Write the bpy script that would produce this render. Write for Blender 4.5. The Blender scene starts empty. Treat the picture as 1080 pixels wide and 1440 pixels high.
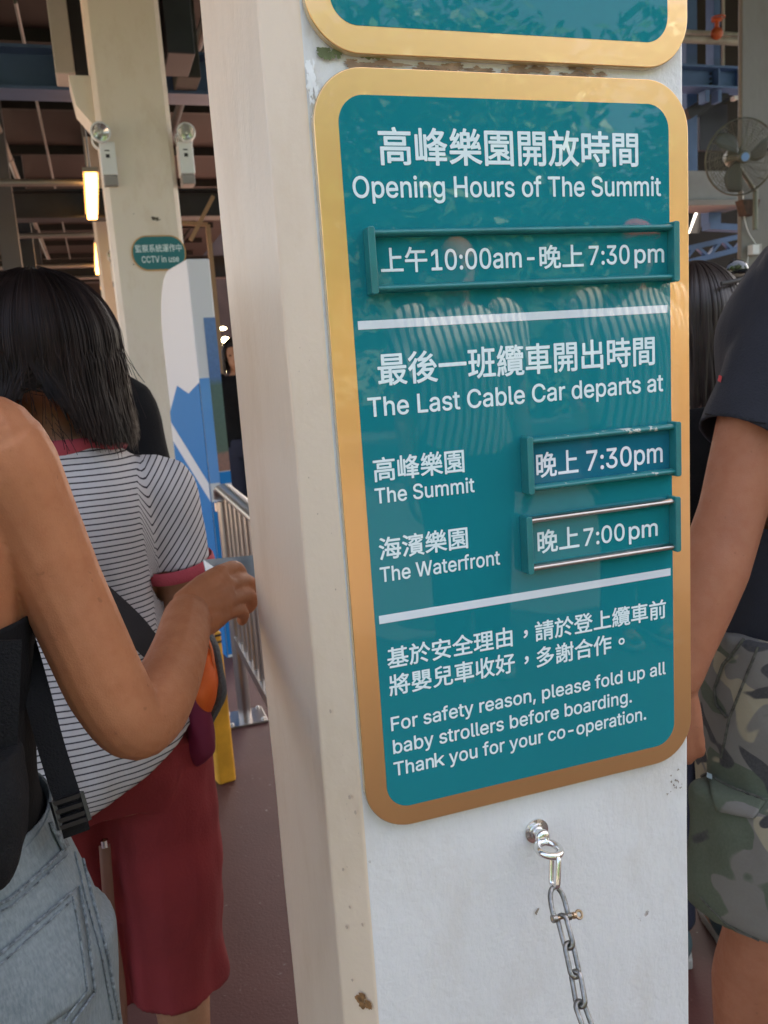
import bpy, bmesh, math, random
from mathutils import Vector, Matrix, noise
from mathutils.bvhtree import BVHTree
R = math.radians
rnd = random.Random(7)
scene = bpy.context.scene
C = scene.collection

# ---------------------------------------------------------------- camera
EYE = Vector((0, 0, 1.38))
F_PX = 1190.0                                  # focal length for a 1080 x 1440 frame
HX = Vector((.94562146, -.11850181, .3029148))     # the place's right / down / away axes, seen from the camera
VX = Vector((.06794043, .98269146, .1723415))
BX = Vector((-.31809457, -.14238966, .9373052))
def ray(u, v):
    c = Vector(((u - 540) / F_PX, (v - 720) / F_PX, 1))
    return Vector((HX.dot(c), BX.dot(c), -VX.dot(c)))
def at(u, v, d): return EYE + ray(u, v) * d
def on_y(u, v, y): r = ray(u, v); return EYE + r * (y / r.y)
def on_z(u, v, z): r = ray(u, v); return EYE + r * ((z - EYE.z) / r.z)
cd = bpy.data.cameras.new('camera'); cam = bpy.data.objects.new('camera', cd); C.objects.link(cam)
cx, cy, cz = [Vector((HX[i], BX[i], -VX[i])) for i in range(3)]
cy, cz = -cy, -cz
m = Matrix(((cx.x, cy.x, cz.x, EYE.x), (cx.y, cy.y, cz.y, EYE.y), (cx.z, cy.z, cz.z, EYE.z), (0, 0, 0, 1)))
cam.matrix_world = m
cd.sensor_fit = 'VERTICAL'; cd.sensor_height = 24; cd.lens = F_PX / 1440 * 24
cd.clip_start = .02; cd.clip_end = 2000
cd.dof.use_dof = True; cd.dof.focus_distance = .74; cd.dof.aperture_fstop = 10
scene.camera = cam
# ---------------------------------------------------------------- light
SUN_EL, SUN_AZ = R(58), R(42)                  # azimuth from +Y towards +X
w = bpy.data.worlds.new('World'); scene.world = w; w.use_nodes = True
nt = w.node_tree; bgn = nt.nodes['Background']
sky = nt.nodes.new('ShaderNodeTexSky'); sky.sky_type = 'NISHITA'; sky.sun_disc = False
sky.sun_elevation = SUN_EL; sky.sun_rotation = SUN_AZ; sky.dust_density = 6.0; sky.air_density = .8; sky.ozone_density = .6
nt.links.new(sky.outputs[0], bgn.inputs[0]); bgn.inputs[1].default_value = .15
sd = bpy.data.lights.new('sun', 'SUN'); sun = bpy.data.objects.new('sun', sd); C.objects.link(sun)
sd.energy = 4.5; sd.angle = R(.5); sd.color = (1, .94, .85)
sdir = Vector((math.sin(SUN_AZ) * math.cos(SUN_EL), math.cos(SUN_AZ) * math.cos(SUN_EL), math.sin(SUN_EL)))
sun.rotation_euler = sdir.to_track_quat('Z', 'Y').to_euler(); sun.location = (3, -3, 8)
vs = scene.view_settings
scene.display_settings.display_device = 'sRGB'
vs.view_transform = 'Standard'; vs.look = 'None'; vs.gamma = 1; vs.use_curve_mapping = False
vs.exposure = 2.62
vs.use_white_balance = True; vs.white_balance_temperature = 7600; vs.white_balance_tint = 10

# ---------------------------------------------------------------- materials
def mat(name, col, rough=.6, metal=0., coat=0., spec=.5, var=0., vscale=6., bump=0., bscale=60., sss=0., emit=None, es=0., col2=None, trans=0., stretch=None, coat_rough=.015):
    M = bpy.data.materials.new(name); M.use_nodes = True
    n, l = M.node_tree.nodes, M.node_tree.links
    p = n['Principled BSDF']
    p.inputs['Base Color'].default_value = (*col, 1)
    p.inputs['Roughness'].default_value = rough; p.inputs['Metallic'].default_value = metal
    p.inputs['Coat Weight'].default_value = coat; p.inputs['Coat Roughness'].default_value = coat_rough; p.inputs['Coat IOR'].default_value = 1.38
    p.inputs['Specular IOR Level'].default_value = spec
    if trans: p.inputs['Transmission Weight'].default_value = trans
    if sss:
        p.inputs['Subsurface Weight'].default_value = sss
        p.inputs['Subsurface Radius'].default_value = (.012, .005, .003); p.inputs['Subsurface Scale'].default_value = 1
    if emit:
        p.inputs['Emission Color'].default_value = (*emit, 1); p.inputs['Emission Strength'].default_value = es
    tc = n.new('ShaderNodeTexCoord'); mp = n.new('ShaderNodeMapping'); l.new(tc.outputs['Object'], mp.inputs[0])
    if stretch: mp.inputs['Scale'].default_value = stretch
    M['tc'] = 0
    if var or col2:
        nz = n.new('ShaderNodeTexNoise'); nz.inputs['Scale'].default_value = vscale; nz.inputs['Detail'].default_value = 6
        l.new(mp.outputs[0], nz.inputs[0])
        rp = n.new('ShaderNodeValToRGB'); rp.color_ramp.elements[0].position = .3; rp.color_ramp.elements[1].position = .7
        c2 = col2 or tuple(min(1, c * (1 + var)) for c in col)
        c1 = tuple(c * (1 - var) for c in col)
        rp.color_ramp.elements[0].color = (*c1, 1); rp.color_ramp.elements[1].color = (*c2, 1)
        l.new(nz.outputs[0], rp.inputs[0]); l.new(rp.outputs[0], p.inputs['Base Color'])
    if bump:
        nb = n.new('ShaderNodeTexNoise'); nb.inputs['Scale'].default_value = bscale; nb.inputs['Detail'].default_value = 4
        l.new(mp.outputs[0], nb.inputs[0])
        bp = n.new('ShaderNodeBump'); bp.inputs['Strength'].default_value = bump; bp.inputs['Distance'].default_value = .004
        l.new(nb.outputs[0], bp.inputs['Height']); l.new(bp.outputs[0], p.inputs['Normal'])
    return M
def nodes(M): return M.node_tree.nodes, M.node_tree.links, M.node_tree.nodes['Principled BSDF']
def mixc(n, l, fac, a, b, mode='MIX'):
    x = n.new('ShaderNodeMix'); x.data_type = 'RGBA'; x.blend_type = mode
    for s, val in ((0, fac), (6, a), (7, b)):
        if isinstance(val, (tuple, float, int)): x.inputs[s].default_value = (*val, 1) if isinstance(val, tuple) else val
        else: l.new(val, x.inputs[s])
    return x.outputs[2]
def ramp(n, l, src, stops):
    r = n.new('ShaderNodeValToRGB'); e = r.color_ramp.elements
    while len(e) < len(stops): e.new(.5)
    for k, (p, c) in enumerate(stops):
        e[k].position = p; e[k].color = (*c, 1) if isinstance(c, tuple) else (c, c, c, 1)
    l.new(src, r.inputs[0]); return r.outputs[0]
def tex(n, l, kind, scale, detail=4, co='Object', stretch=None, rough=.5):
    tc = n.new('ShaderNodeTexCoord'); mp = n.new('ShaderNodeMapping')
    if stretch: mp.inputs['Scale'].default_value = stretch
    l.new(tc.outputs[co], mp.inputs[0])
    t = n.new('ShaderNodeTex' + kind); t.inputs['Scale'].default_value = scale
    if 'Detail' in t.inputs: t.inputs['Detail'].default_value = detail
    if 'Roughness' in t.inputs: t.inputs['Roughness'].default_value = rough
    l.new(mp.outputs[0], t.inputs['Vector']); return t.outputs[0]
def math_(n, l, op, a, b=0.):
    x = n.new('ShaderNodeMath'); x.operation = op
    for k, val in ((0, a), (1, b)):
        if isinstance(val, (float, int)): x.inputs[k].default_value = val
        else: l.new(val, x.inputs[k])
    return x.outputs[0]

def skin_mat(name, col, sss=.05):
    M = mat(name, col, rough=.5, sss=sss, spec=.3); n, l, p = nodes(M)
    a = tex(n, l, 'Noise', 7, 5); b = tex(n, l, 'Noise', 55, 5, rough=.65); f = tex(n, l, 'Voronoi', 520)
    c = ramp(n, l, a, [(.3, tuple(k * q for k, q in zip(col, (.80, .76, .74)))), (.7, tuple(min(1, k * q) for k, q in zip(col, (1.14, 1.12, 1.1))))])
    c = mixc(n, l, math_(n, l, 'MULTIPLY', ramp(n, l, b, [(.40, 0.), (.75, 1.)]), .45), c, tuple(k * q for k, q in zip(col, (.80, .62, .55))))
    sp = ramp(n, l, tex(n, l, 'Noise', 130, 2), [(.70, 0.), (.76, 1.)]); c = mixc(n, l, math_(n, l, 'MULTIPLY', sp, .4), c, tuple(k * .45 for k in col))
    l.new(c, p.inputs['Base Color']); l.new(ramp(n, l, b, [(.3, .46), (.7, .70)]), p.inputs['Roughness'])
    h = math_(n, l, 'ADD', math_(n, l, 'MULTIPLY', f, .5), b); bp = n.new('ShaderNodeBump'); bp.inputs['Strength'].default_value = .22; bp.inputs['Distance'].default_value = .0016
    l.new(h, bp.inputs['Height']); l.new(bp.outputs[0], p.inputs['Normal']); return M
# painted concrete: thick brushed paint, chips, rust and dirt
def painted(name, col, dirt=(.24, .15, .09), chip=.70, streak=.12, bump=.6):
    M = mat(name, col, rough=.42)
    n, l, p = nodes(M)
    broad = tex(n, l, 'Noise', 3.2, 5, stretch=(1, 1, .35))
    c = mixc(n, l, math_(n, l, 'MULTIPLY', broad, streak * 2), col, tuple(k * .62 for k in col))
    soft = ramp(n, l, tex(n, l, 'Noise', 7, 6, stretch=(1, 1, .5), rough=.7), [(.5, 0.), (.75, 1.)])
    c = mixc(n, l, math_(n, l, 'MULTIPLY', soft, .42), c, tuple(a * b for a, b in zip(col, (.72, .62, .50))))
    fine = tex(n, l, 'Noise', 46, 6, rough=.62)
    big = tex(n, l, 'Noise', 4.5, 3)
    comb = math_(n, l, 'ADD', math_(n, l, 'MULTIPLY', fine, .72), math_(n, l, 'MULTIPLY', big, .28))
    mask = ramp(n, l, comb, [(chip - .035, 0.), (chip + .02, 1.)])
    c = mixc(n, l, math_(n, l, 'MULTIPLY', mask, .75), c, dirt)
    l.new(c, p.inputs['Base Color'])
    br = tex(n, l, 'Noise', 26, 6, stretch=(1, 1, .5), rough=.6); br2 = tex(n, l, 'Noise', 160, 3)
    hgt = math_(n, l, 'ADD', br, math_(n, l, 'MULTIPLY', br2, .25)); hgt = math_(n, l, 'SUBTRACT', hgt, math_(n, l, 'MULTIPLY', mask, .5))
    bp = n.new('ShaderNodeBump'); bp.inputs['Strength'].default_value = bump; bp.inputs['Distance'].default_value = .004
    l.new(hgt, bp.inputs['Height']); l.new(bp.outputs[0], p.inputs['Normal'])
    return M
WHITE_PAINT = painted('white_wall_paint', (.74, .74, .73))
CREAM_PAINT = painted('cream_wall_paint', (.84, .68, .52), chip=.74, bump=.3)
GREY_CREAM = painted('greyed_cream_paint', (.84, .70, .55), chip=.74, streak=.07, bump=.4)
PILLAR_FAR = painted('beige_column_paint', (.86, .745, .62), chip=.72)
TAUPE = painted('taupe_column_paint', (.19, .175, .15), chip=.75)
GOLD = mat('gold_print', (1., .57, .27), rough=.32, metal=1., coat=1., var=.03, vscale=3)
TEAL = mat('teal_print', (.0003, .20, .235), rough=.5, coat=1., spec=0., var=.04, vscale=5)
TEAL_PAINT = mat('teal_enamel', (.010, .18, .185), rough=.28, bump=.12, bscale=90, var=.12, vscale=40)
def chipped():
    M = mat('chipped_teal_enamel', (.010, .18, .185), rough=.3); n, l, p = nodes(M)
    a = tex(n, l, 'Noise', 120, 5, rough=.65); b = tex(n, l, 'Noise', 22, 2)
    mk = ramp(n, l, math_(n, l, 'ADD', math_(n, l, 'MULTIPLY', a, .6), math_(n, l, 'MULTIPLY', b, .4)), [(.575, 0.), (.60, 1.)])
    l.new(mixc(n, l, mk, (.010, .18, .185), (.55, .56, .50)), p.inputs['Base Color']); return M
CHIPPED = chipped()
INSERT = mat('teal_insert_card', (.0005, .185, .21), rough=.4, coat=1., spec=0., var=.04)
INSERT_BLUE = mat('blue_insert_card', (.006, .145, .215), rough=.4, coat=.6, spec=0.)
LETTER = mat('pale_lettering', (.72, .85, .87), rough=.5, coat=1., spec=0.)
LETTER_W = mat('white_lettering', (.82, .86, .92), rough=.5, coat=.6)
BARW = mat('pale_bar', (.68, .75, .80), rough=.5, coat=1.)
STEEL = mat('stainless_steel', (.46, .42, .39), rough=.28, metal=1., bump=.05, bscale=30)
CHAINM = mat('dull_zinc', (.26, .25, .235), rough=.36, metal=1., bump=.25, bscale=300, var=.35, vscale=120)
BRIGHT = mat('bright_zinc', (.75, .74, .72), rough=.18, metal=1.)
BRONZE = mat('tarnished_brass', (.50, .36, .24), rough=.3, metal=1.)
SKIN_TAN = skin_mat('tanned_skin', (.46, .188, .092))
SKIN = skin_mat('skin', (.47, .25, .15))
SKIN_MAN = skin_mat('man_skin', (.43, .18, .105))
HAIRM = mat('dark_hair', (.016, .009, .0075), rough=.5, spec=.2, var=.55, vscale=20)
HAIR_SHADE = mat('scalp_hair', (.009, .007, .006), rough=.7, bump=.3, bscale=80)
HAIR_BROWN = mat('brown_black_hair', (.03, .018, .014), rough=.45, var=.3, vscale=20)
BLACK = mat('black_cloth', (.009, .009, .010), rough=.9, spec=.15, bump=.3, bscale=300, var=.2, vscale=12)
NAVY = mat('navy_cotton', (.018, .020, .030), rough=.9, bump=.3, bscale=350, var=.15, vscale=9)
WEB = mat('black_webbing', (.008, .008, .009), rough=.8, spec=.2, bump=.5, bscale=500)
MAROON = mat('maroon_cloth', (.27, .026, .030), rough=.85, bump=.25, bscale=260, var=.18, vscale=7)
PLUM = mat('plum_cloth', (.20, .013, .048), rough=.7, var=.2)
PINK = mat('coral_trim', (.50, .075, .10), rough=.85, bump=.3, bscale=400)
ORANGE = mat('orange_nylon', (.90, .15, .02), rough=.6, var=.1, bump=.2, bscale=40)
MESHG = mat('grey_mesh', (.10, .105, .11), rough=.8, bump=.9, bscale=420, var=.3, vscale=300)
SATIN = mat('brown_satin', (.16, .085, .06), rough=.35, var=.2, vscale=10, bump=.4, bscale=26)
SHOE = mat('teal_grey_shoe', (.05, .09, .10), rough=.7, var=.2)
SOLE = mat('pale_sole', (.45, .45, .43), rough=.7)
DENIM_DK = mat('dark_denim', (.022, .026, .05), rough=.9, bump=.3, bscale=300)
YELLOW = mat('yellow_paint', (.78, .36, .03), rough=.5, var=.14, vscale=18, bump=.15)
BAND = mat('black_band', (.02, .02, .02), rough=.6)
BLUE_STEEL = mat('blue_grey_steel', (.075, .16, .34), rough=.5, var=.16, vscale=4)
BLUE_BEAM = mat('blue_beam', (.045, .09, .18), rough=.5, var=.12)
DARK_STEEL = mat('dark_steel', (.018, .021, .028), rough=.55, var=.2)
CEIL = mat('brown_ceiling_board', (.014, .0068, .005), rough=.7, var=.2, vscale=2)
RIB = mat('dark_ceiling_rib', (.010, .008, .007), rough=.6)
LIGHTGREY = mat('light_grey_box', (.42, .40, .36), rough=.6, var=.06)
WHITEP = mat('white_plastic', (.78, .79, .77), rough=.35, var=.03)
GREYP = mat('grey_plastic', (.30, .28, .26), rough=.5)
LENS = mat('lamp_reflector', (.75, .74, .70), rough=.15, metal=.9)
CONDUIT = mat('galvanised_conduit', (.30, .29, .28), rough=.4, metal=.6)
LAMP = mat('warm_lamp', (1, .75, .4), emit=(1, .46, .12), es=2.4)
KIOSK_W = mat('gloss_white_panel', (.72, .71, .71), rough=.5, spec=.3)
KIOSK_B = mat('gloss_blue_panel', (.01, .20, .50), rough=.6, spec=.15)
FANM = mat('olive_grey_metal', (.16, .16, .12), rough=.45, metal=.4)
FAN_BLADE = mat('grey_fan_blade', (.13, .14, .12), rough=.5)
FAN_BADGE = mat('blue_badge', (.18, .34, .62), rough=.4)
RUSTY = mat('rusty_bracket', (.10, .06, .04), rough=.8, var=.4, vscale=30)
RED = mat('red_cloth', (.55, .03, .04), rough=.8)
VALVE = mat('orange_red_paint', (.50, .10, .03), rough=.5)
CARD = mat('smoky_clear_card', (.28, .36, .42), rough=.06, coat=.5, spec=.8, var=.25, vscale=24)
CREAMWALL = mat('grey_wall', (.34, .36, .37), rough=.7, var=.1)
BARK = mat('bark', (.09, .06, .04), rough=.9, bump=.6, bscale=20, var=.3)
LEAF = mat('leaf', (.08, .17, .035), rough=.45, var=.4, vscale=1.5)
def make_denim():
    M = mat('washed_denim', (.2, .25, .28), rough=.9); n, l, p = nodes(M)
    a = tex(n, l, 'Noise', 5, 5); b = tex(n, l, 'Noise', 420, 2, stretch=(1, 1, .22)); d = tex(n, l, 'Noise', 260, 2, stretch=(.3, .3, 1.2))
    c = ramp(n, l, a, [(.32, (.085, .115, .13)), (.68, (.17, .21, .225))])
    c = mixc(n, l, math_(n, l, 'MULTIPLY', b, .55), c, (.42, .46, .47)); c = mixc(n, l, math_(n, l, 'MULTIPLY', d, .4), c, (.06, .09, .12))
    l.new(c, p.inputs['Base Color'])
    bp = n.new('ShaderNodeBump'); bp.inputs['Strength'].default_value = .4; bp.inputs['Distance'].default_value = .002
    l.new(b, bp.inputs['Height']); l.new(bp.outputs[0], p.inputs['Normal']); return M
DENIM = make_denim()
SEAM = mat('denim_seam', (.16, .19, .21), rough=.9, bump=.8, bscale=260, var=.6, vscale=190)
def make_camo():
    M = mat('camouflage_cotton', (.1, .1, .08), rough=.92); n, l, p = nodes(M)
    def blot(sc, off, t):
        tc = n.new('ShaderNodeTexCoord'); mp = n.new('ShaderNodeMapping'); mp.inputs['Location'].default_value = off; mp.inputs['Scale'].default_value = (1, 1, 1.5)
        l.new(tc.outputs['Object'], mp.inputs[0]); t_ = n.new('ShaderNodeTexNoise'); t_.inputs['Scale'].default_value = sc; t_.inputs['Detail'].default_value = 1.5; t_.inputs['Distortion'].default_value = .6
        l.new(mp.outputs[0], t_.inputs[0]); return ramp(n, l, t_.outputs[0], [(t, 0.), (t + .012, 1.)])
    c = mixc(n, l, blot(8, (3, 1, 7), .50), (.165, .155, .14), (.070, .092, .058))
    c = mixc(n, l, blot(8.5, (9, 4, 2), .585), c, (.33, .29, .20))
    c = mixc(n, l, blot(9, (1, 8, 5), .595), c, (.025, .024, .030))
    f = tex(n, l, 'Noise', 300, 3); c = mixc(n, l, math_(n, l, 'MULTIPLY', f, .3), c, (.22, .22, .2))
    l.new(c, p.inputs['Base Color'])
    g = tex(n, l, 'Noise', 16, 4)
    bp = n.new('ShaderNodeBump'); bp.inputs['Strength'].default_value = .5; bp.inputs['Distance'].default_value = .012
    l.new(g, bp.inputs['Height']); l.new(bp.outputs[0], p.inputs['Normal']); return M
CAMO = make_camo()
CAMO_EDGE = mat('camouflage_seam', (.085, .085, .07), rough=.95, var=.5, vscale=120)
def make_stripe(name, period, duty, base, dark):
    M = mat(name, base, rough=.9); n, l, p = nodes(M)
    a = n.new('ShaderNodeAttribute'); a.attribute_name = 'sv'
    wob = math_(n, l, 'MULTIPLY', math_(n, l, 'SUBTRACT', tex(n, l, 'Noise', 9, 3), .5), period * .5)
    s = math_(n, l, 'FRACT', math_(n, l, 'DIVIDE', math_(n, l, 'ADD', a.outputs['Fac'], wob), period))
    d = math_(n, l, 'ABSOLUTE', math_(n, l, 'SUBTRACT', s, .5))
    mk = ramp(n, l, d, [(duty / 2 - .02, 1.), (duty / 2 + .02, 0.)])
    l.new(mixc(n, l, mk, base, dark), p.inputs['Base Color'])
    g = tex(n, l, 'Noise', 13, 5, stretch=(1.3, 1, .45))
    bp = n.new('ShaderNodeBump'); bp.inputs['Strength'].default_value = .6; bp.inputs['Distance'].default_value = .02
    l.new(g, bp.inputs['Height']); l.new(bp.outputs[0], p.inputs['Normal']); return M
STRIPE = make_stripe('striped_jersey', .0086, .23, (.62, .60, .60), (.035, .03, .04))
STRIPE2 = make_stripe('broad_striped_jersey', .034, .42, (.80, .80, .78), (.05, .05, .06))
def make_floor():
    M = mat('red_brown_floor_paint', (.14, .055, .045), rough=.55); n, l, p = nodes(M)
    a = tex(n, l, 'Noise', 1.6, 6); c = ramp(n, l, a, [(.3, (.082, .029, .024)), (.7, (.145, .053, .043))])
    s = tex(n, l, 'Noise', 70, 3); mk = ramp(n, l, s, [(.70, 0.), (.76, 1.)]); c = mixc(n, l, math_(n, l, 'MULTIPLY', mk, .5), c, (.4, .33, .3))
    l.new(c, p.inputs['Base Color']); bp = n.new('ShaderNodeBump'); bp.inputs['Strength'].default_value = .2; bp.inputs['Distance'].default_value = .004
    l.new(tex(n, l, 'Noise', 160, 4), bp.inputs['Height']); l.new(bp.outputs[0], p.inputs['Normal']); return M
FLOOR = make_floor()
PAVE = mat('plaza_paving', (.060, .055, .052), rough=.85, var=.15, vscale=.8, bump=.3, bscale=40)

# ---------------------------------------------------------------- mesh helpers
def setp(o, label=None, cat=None, group=None, kind=None):
    if label: o['label'] = label
    if cat: o['category'] = cat
    if group: o['group'] = group
    if kind: o['kind'] = kind
    return o
def thing(name, loc, label, cat, group=None):
    o = bpy.data.objects.new(name, None); C.objects.link(o); o.location = loc; o.empty_display_size = .1
    return setp(o, label, cat, group)
def obj(name, bm, mt, parent=None, smooth=True, bevel=0, label=None):
    if isinstance(bm, bmesh.types.BMesh):
        bmesh.ops.recalc_face_normals(bm, faces=bm.faces); me = bpy.data.meshes.new(name); bm.to_mesh(me); bm.free()
    else: me = bm
    o = bpy.data.objects.new(name, me); C.objects.link(o)
    for k in (mt if isinstance(mt, (list, tuple)) else [mt]): me.materials.append(k)
    if parent is not None:
        o.parent = parent; o.matrix_parent_inverse = world_of(parent).inverted()
    if bevel:
        b = o.modifiers.new('bevel', 'BEVEL'); b.width = bevel; b.segments = 3; b.limit_method = 'ANGLE'; b.angle_limit = R(40)
    if smooth:
        for p in me.polygons: p.use_smooth = True
        try: me.set_sharp_from_angle(angle=R(45))
        except Exception: pass
    if label: o['label'] = label
    return o
def world_of(o):
    mw = o.matrix_basis.copy()
    p = o
    while p.parent is not None:
        mw = p.matrix_parent_inverse @ mw; p = p.parent; mw = p.matrix_basis @ mw
    return mw
def struct(name, bm, mt, smooth=False, kind='structure'):
    return setp(obj(name, bm, mt, None, smooth), kind=kind)
def B(): return bmesh.new()
def box(bm, lo, hi, mtx=None, mi=0):
    vs_ = [bm.verts.new((x, y, z)) for x in (lo[0], hi[0]) for y in (lo[1], hi[1]) for z in (lo[2], hi[2])]
    if mtx is not None:
        for v in vs_: v.co = mtx @ v.co
    for f in ((0, 1, 3, 2), (4, 6, 7, 5), (0, 4, 5, 1), (2, 3, 7, 6), (0, 2, 6, 4), (1, 5, 7, 3)):
        bm.faces.new([vs_[i] for i in f]).material_index = mi
    return bm
def bar(bm, a, b, wd, ht, up=Vector((0, 0, 1))):
    a, b = Vector(a), Vector(b); d = (b - a); L = d.length; d.normalize()
    s = d.cross(up)
    if s.length < 1e-4: s = d.cross(Vector((1, 0, 0)))
    s.normalize(); u = s.cross(d)
    M = Matrix(((s.x, d.x, u.x, a.x), (s.y, d.y, u.y, a.y), (s.z, d.z, u.z, a.z), (0, 0, 0, 1)))
    return box(bm, (-wd / 2, 0, -ht / 2), (wd / 2, L, ht / 2), M)
def prism(bm, pts, fn, t0, t1, mi=0):
    """polygon pts (a, b) -> fn(a, b, t) at depths t0 and t1"""
    A = [bm.verts.new(fn(a, b, t0)) for a, b in pts]; D = [bm.verts.new(fn(a, b, t1)) for a, b in pts]
    n = len(pts)
    bm.faces.new(A).material_index = mi; bm.faces.new(D[::-1]).material_index = mi
    for i in range(n): bm.faces.new((A[i], D[i], D[(i + 1) % n], A[(i + 1) % n])).material_index = mi
    return bm
def rrect(x0, x1, z0, z1, r, k=10):
    out = []
    for cx_, cz_, a0 in ((x1 - r, z1 - r, 0), (x0 + r, z1 - r, 90), (x0 + r, z0 + r, 180), (x1 - r, z0 + r, 270)):
        for i in range(k + 1):
            a = R(a0 + 90 * i / k); out.append((cx_ + r * math.cos(a), cz_ + r * math.sin(a)))
    return out
def catmull(P, per=6):
    P = [Vector(p) for p in P]; out = []
    for i in range(len(P) - 1):
        p0, p1, p2, p3 = P[max(i - 1, 0)], P[i], P[i + 1], P[min(i + 2, len(P) - 1)]
        for k in range(per):
            t = k / per
            out.append(.5 * ((2 * p1) + (p2 - p0) * t + (2 * p0 - 5 * p1 + 4 * p2 - p3) * t * t + (3 * p1 - p0 - 3 * p2 + p3) * t ** 3))
    out.append(P[-1]); return out
def lerpl(Rl, n):
    out = []
    for i in range(n):
        t = i / (n - 1) * (len(Rl) - 1); k = min(int(t), len(Rl) - 2); out.append(Rl[k] + (Rl[k + 1] - Rl[k]) * (t - k))
    return out
def tube(bm, P, r, n=12, closed=False, flat=None, cap=True, side=None, mi=0):
    """tube along P; r number or list; flat = list/number: second radius along `side`"""
    P = [Vector(p) for p in P]; N = len(P)
    rr = list(r) if isinstance(r, (list, tuple)) else [r] * N
    ff = None if flat is None else (list(flat) if isinstance(flat, (list, tuple)) else [flat] * N)
    rings = []; ref = Vector(side) if side is not None else None
    for i in range(N):
        if closed: t = P[(i + 1) % N] - P[i - 1]
        else: t = P[min(i + 1, N - 1)] - P[max(i - 1, 0)]
        t.normalize()
        if ref is None:
            ref = t.cross(Vector((0, 0, 1)))
            if ref.length < .05: ref = t.cross(Vector((1, 0, 0)))
        s = ref - t * ref.dot(t); s.normalize(); u = t.cross(s)
        if side is None: ref = s
        a, b = rr[i], (ff[i] if ff else rr[i])
        rings.append([bm.verts.new(P[i] + u * (math.cos(2 * math.pi * k / n) * a) + s * (math.sin(2 * math.pi * k / n) * b)) for k in range(n)])
    for i in range(N if closed else N - 1):
        A, D = rings[i], rings[(i + 1) % N]
        for k in range(n): bm.faces.new((A[k], A[(k + 1) % n], D[(k + 1) % n], D[k])).material_index = mi
    if cap and not closed:
        bm.faces.new(rings[0][::-1]).material_index = mi; bm.faces.new(rings[-1]).material_index = mi
    return bm
def limb(bm, P, r, per=5, n=16, flat=None, side=None):
    Q = catmull(P, per); rr = lerpl(r, len(Q)); fl = lerpl(flat, len(Q)) if flat else None
    tube(bm, Q, rr, n, flat=fl, side=side)
    for p, a in ((Q[0], rr[0]), (Q[-1], rr[-1])): ball(bm, p, (a * .98,) * 3, 12, 8) if not flat else None
    return bm
def ball(bm, c, s, u=16, v=10, rot=None):
    M = Matrix.Translation(Vector(c)) @ (rot.to_4x4() if rot is not None else Matrix.Identity(4)) @ Matrix.Diagonal((s[0], s[1], s[2], 1))
    bmesh.ops.create_uvsphere(bm, u_segments=u, v_segments=v, radius=1, matrix=M); return bm
def lathe(bm, prof, M=None, n=24, cap=True):
    """profile (r, z) turned round local z"""
    M = M or Matrix.Identity(4); rings = []
    for r, z in prof: rings.append([bm.verts.new(M @ Vector((r * math.cos(2 * math.pi * k / n), r * math.sin(2 * math.pi * k / n), z))) for k in range(n)])
    for A, D in zip(rings, rings[1:]):
        for k in range(n): bm.faces.new((A[k], A[(k + 1) % n], D[(k + 1) % n], D[k]))
    if cap: bm.faces.new(rings[0][::-1]); bm.faces.new(rings[-1])
    return bm
def torus(bm, c, Rr, r, M=None, n=40, k=8):
    M = M or Matrix.Identity(3)
    P = [Vector(c) + M @ Vector((Rr * math.cos(2 * math.pi * i / n), Rr * math.sin(2 * math.pi * i / n), 0)) for i in range(n)]
    return tube(bm, P, r, k, closed=True)
def frame_mtx(o, x, y, z):
    return Matrix(((x.x, y.x, z.x, o.x), (x.y, y.y, z.y, o.y), (x.z, y.z, z.z, o.z), (0, 0, 0, 1)))
def loft(bm, rings, n=36, pw=2.3):
    """rings: (centre, right vector, forward vector, half width, half depth) -> closed superellipse stack"""
    RR = []
    for c, r, f, a, b in rings:
        ring = []
        for k in range(n):
            t = 2 * math.pi * k / n; ca, sa = math.cos(t), math.sin(t)
            ring.append(bm.verts.new(Vector(c) + r * (a * math.copysign(abs(ca) ** (2 / pw), ca)) + f * (b * math.copysign(abs(sa) ** (2 / pw), sa))))
        RR.append(ring)
    for A, D in zip(RR, RR[1:]):
        for k in range(n): bm.faces.new((A[k], A[(k + 1) % n], D[(k + 1) % n], D[k]))
    bm.faces.new(RR[0][::-1]); bm.faces.new(RR[-1]); return bm
def loft_s(bm, rings, per=4, **kw):
    cs = catmull([q[0] for q in rings], per); a = catmull([(q[3], q[4], 0) for q in rings], per)
    return loft(bm, [(c, rings[0][1], rings[0][2], s.x, s.y) for c, s in zip(cs, a)], **kw)
def remesh(bm, voxel, smooth=6, fac=.5, disp=None):
    """fuse the overlapping closed pieces of bm into one continuous surface"""
    bmesh.ops.recalc_face_normals(bm, faces=bm.faces)
    me = bpy.data.meshes.new('tmp'); bm.to_mesh(me); bm.free()
    o = bpy.data.objects.new('tmp', me); C.objects.link(o)
    md = o.modifiers.new('r', 'REMESH'); md.mode = 'VOXEL'; md.voxel_size = voxel; md.use_smooth_shade = True
    if smooth:
        s = o.modifiers.new('s', 'SMOOTH'); s.iterations = smooth; s.factor = fac
    dg = bpy.context.evaluated_depsgraph_get(); dg.update()
    out = bpy.data.meshes.new_from_object(o.evaluated_get(dg))
    bpy.data.objects.remove(o); bpy.data.meshes.remove(me)
    out.materials.clear()
    if disp:
        nr = [v.normal.copy() for v in out.vertices]
        for v, q in zip(out.vertices, nr): v.co += q * disp(v.co)
    return out
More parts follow.
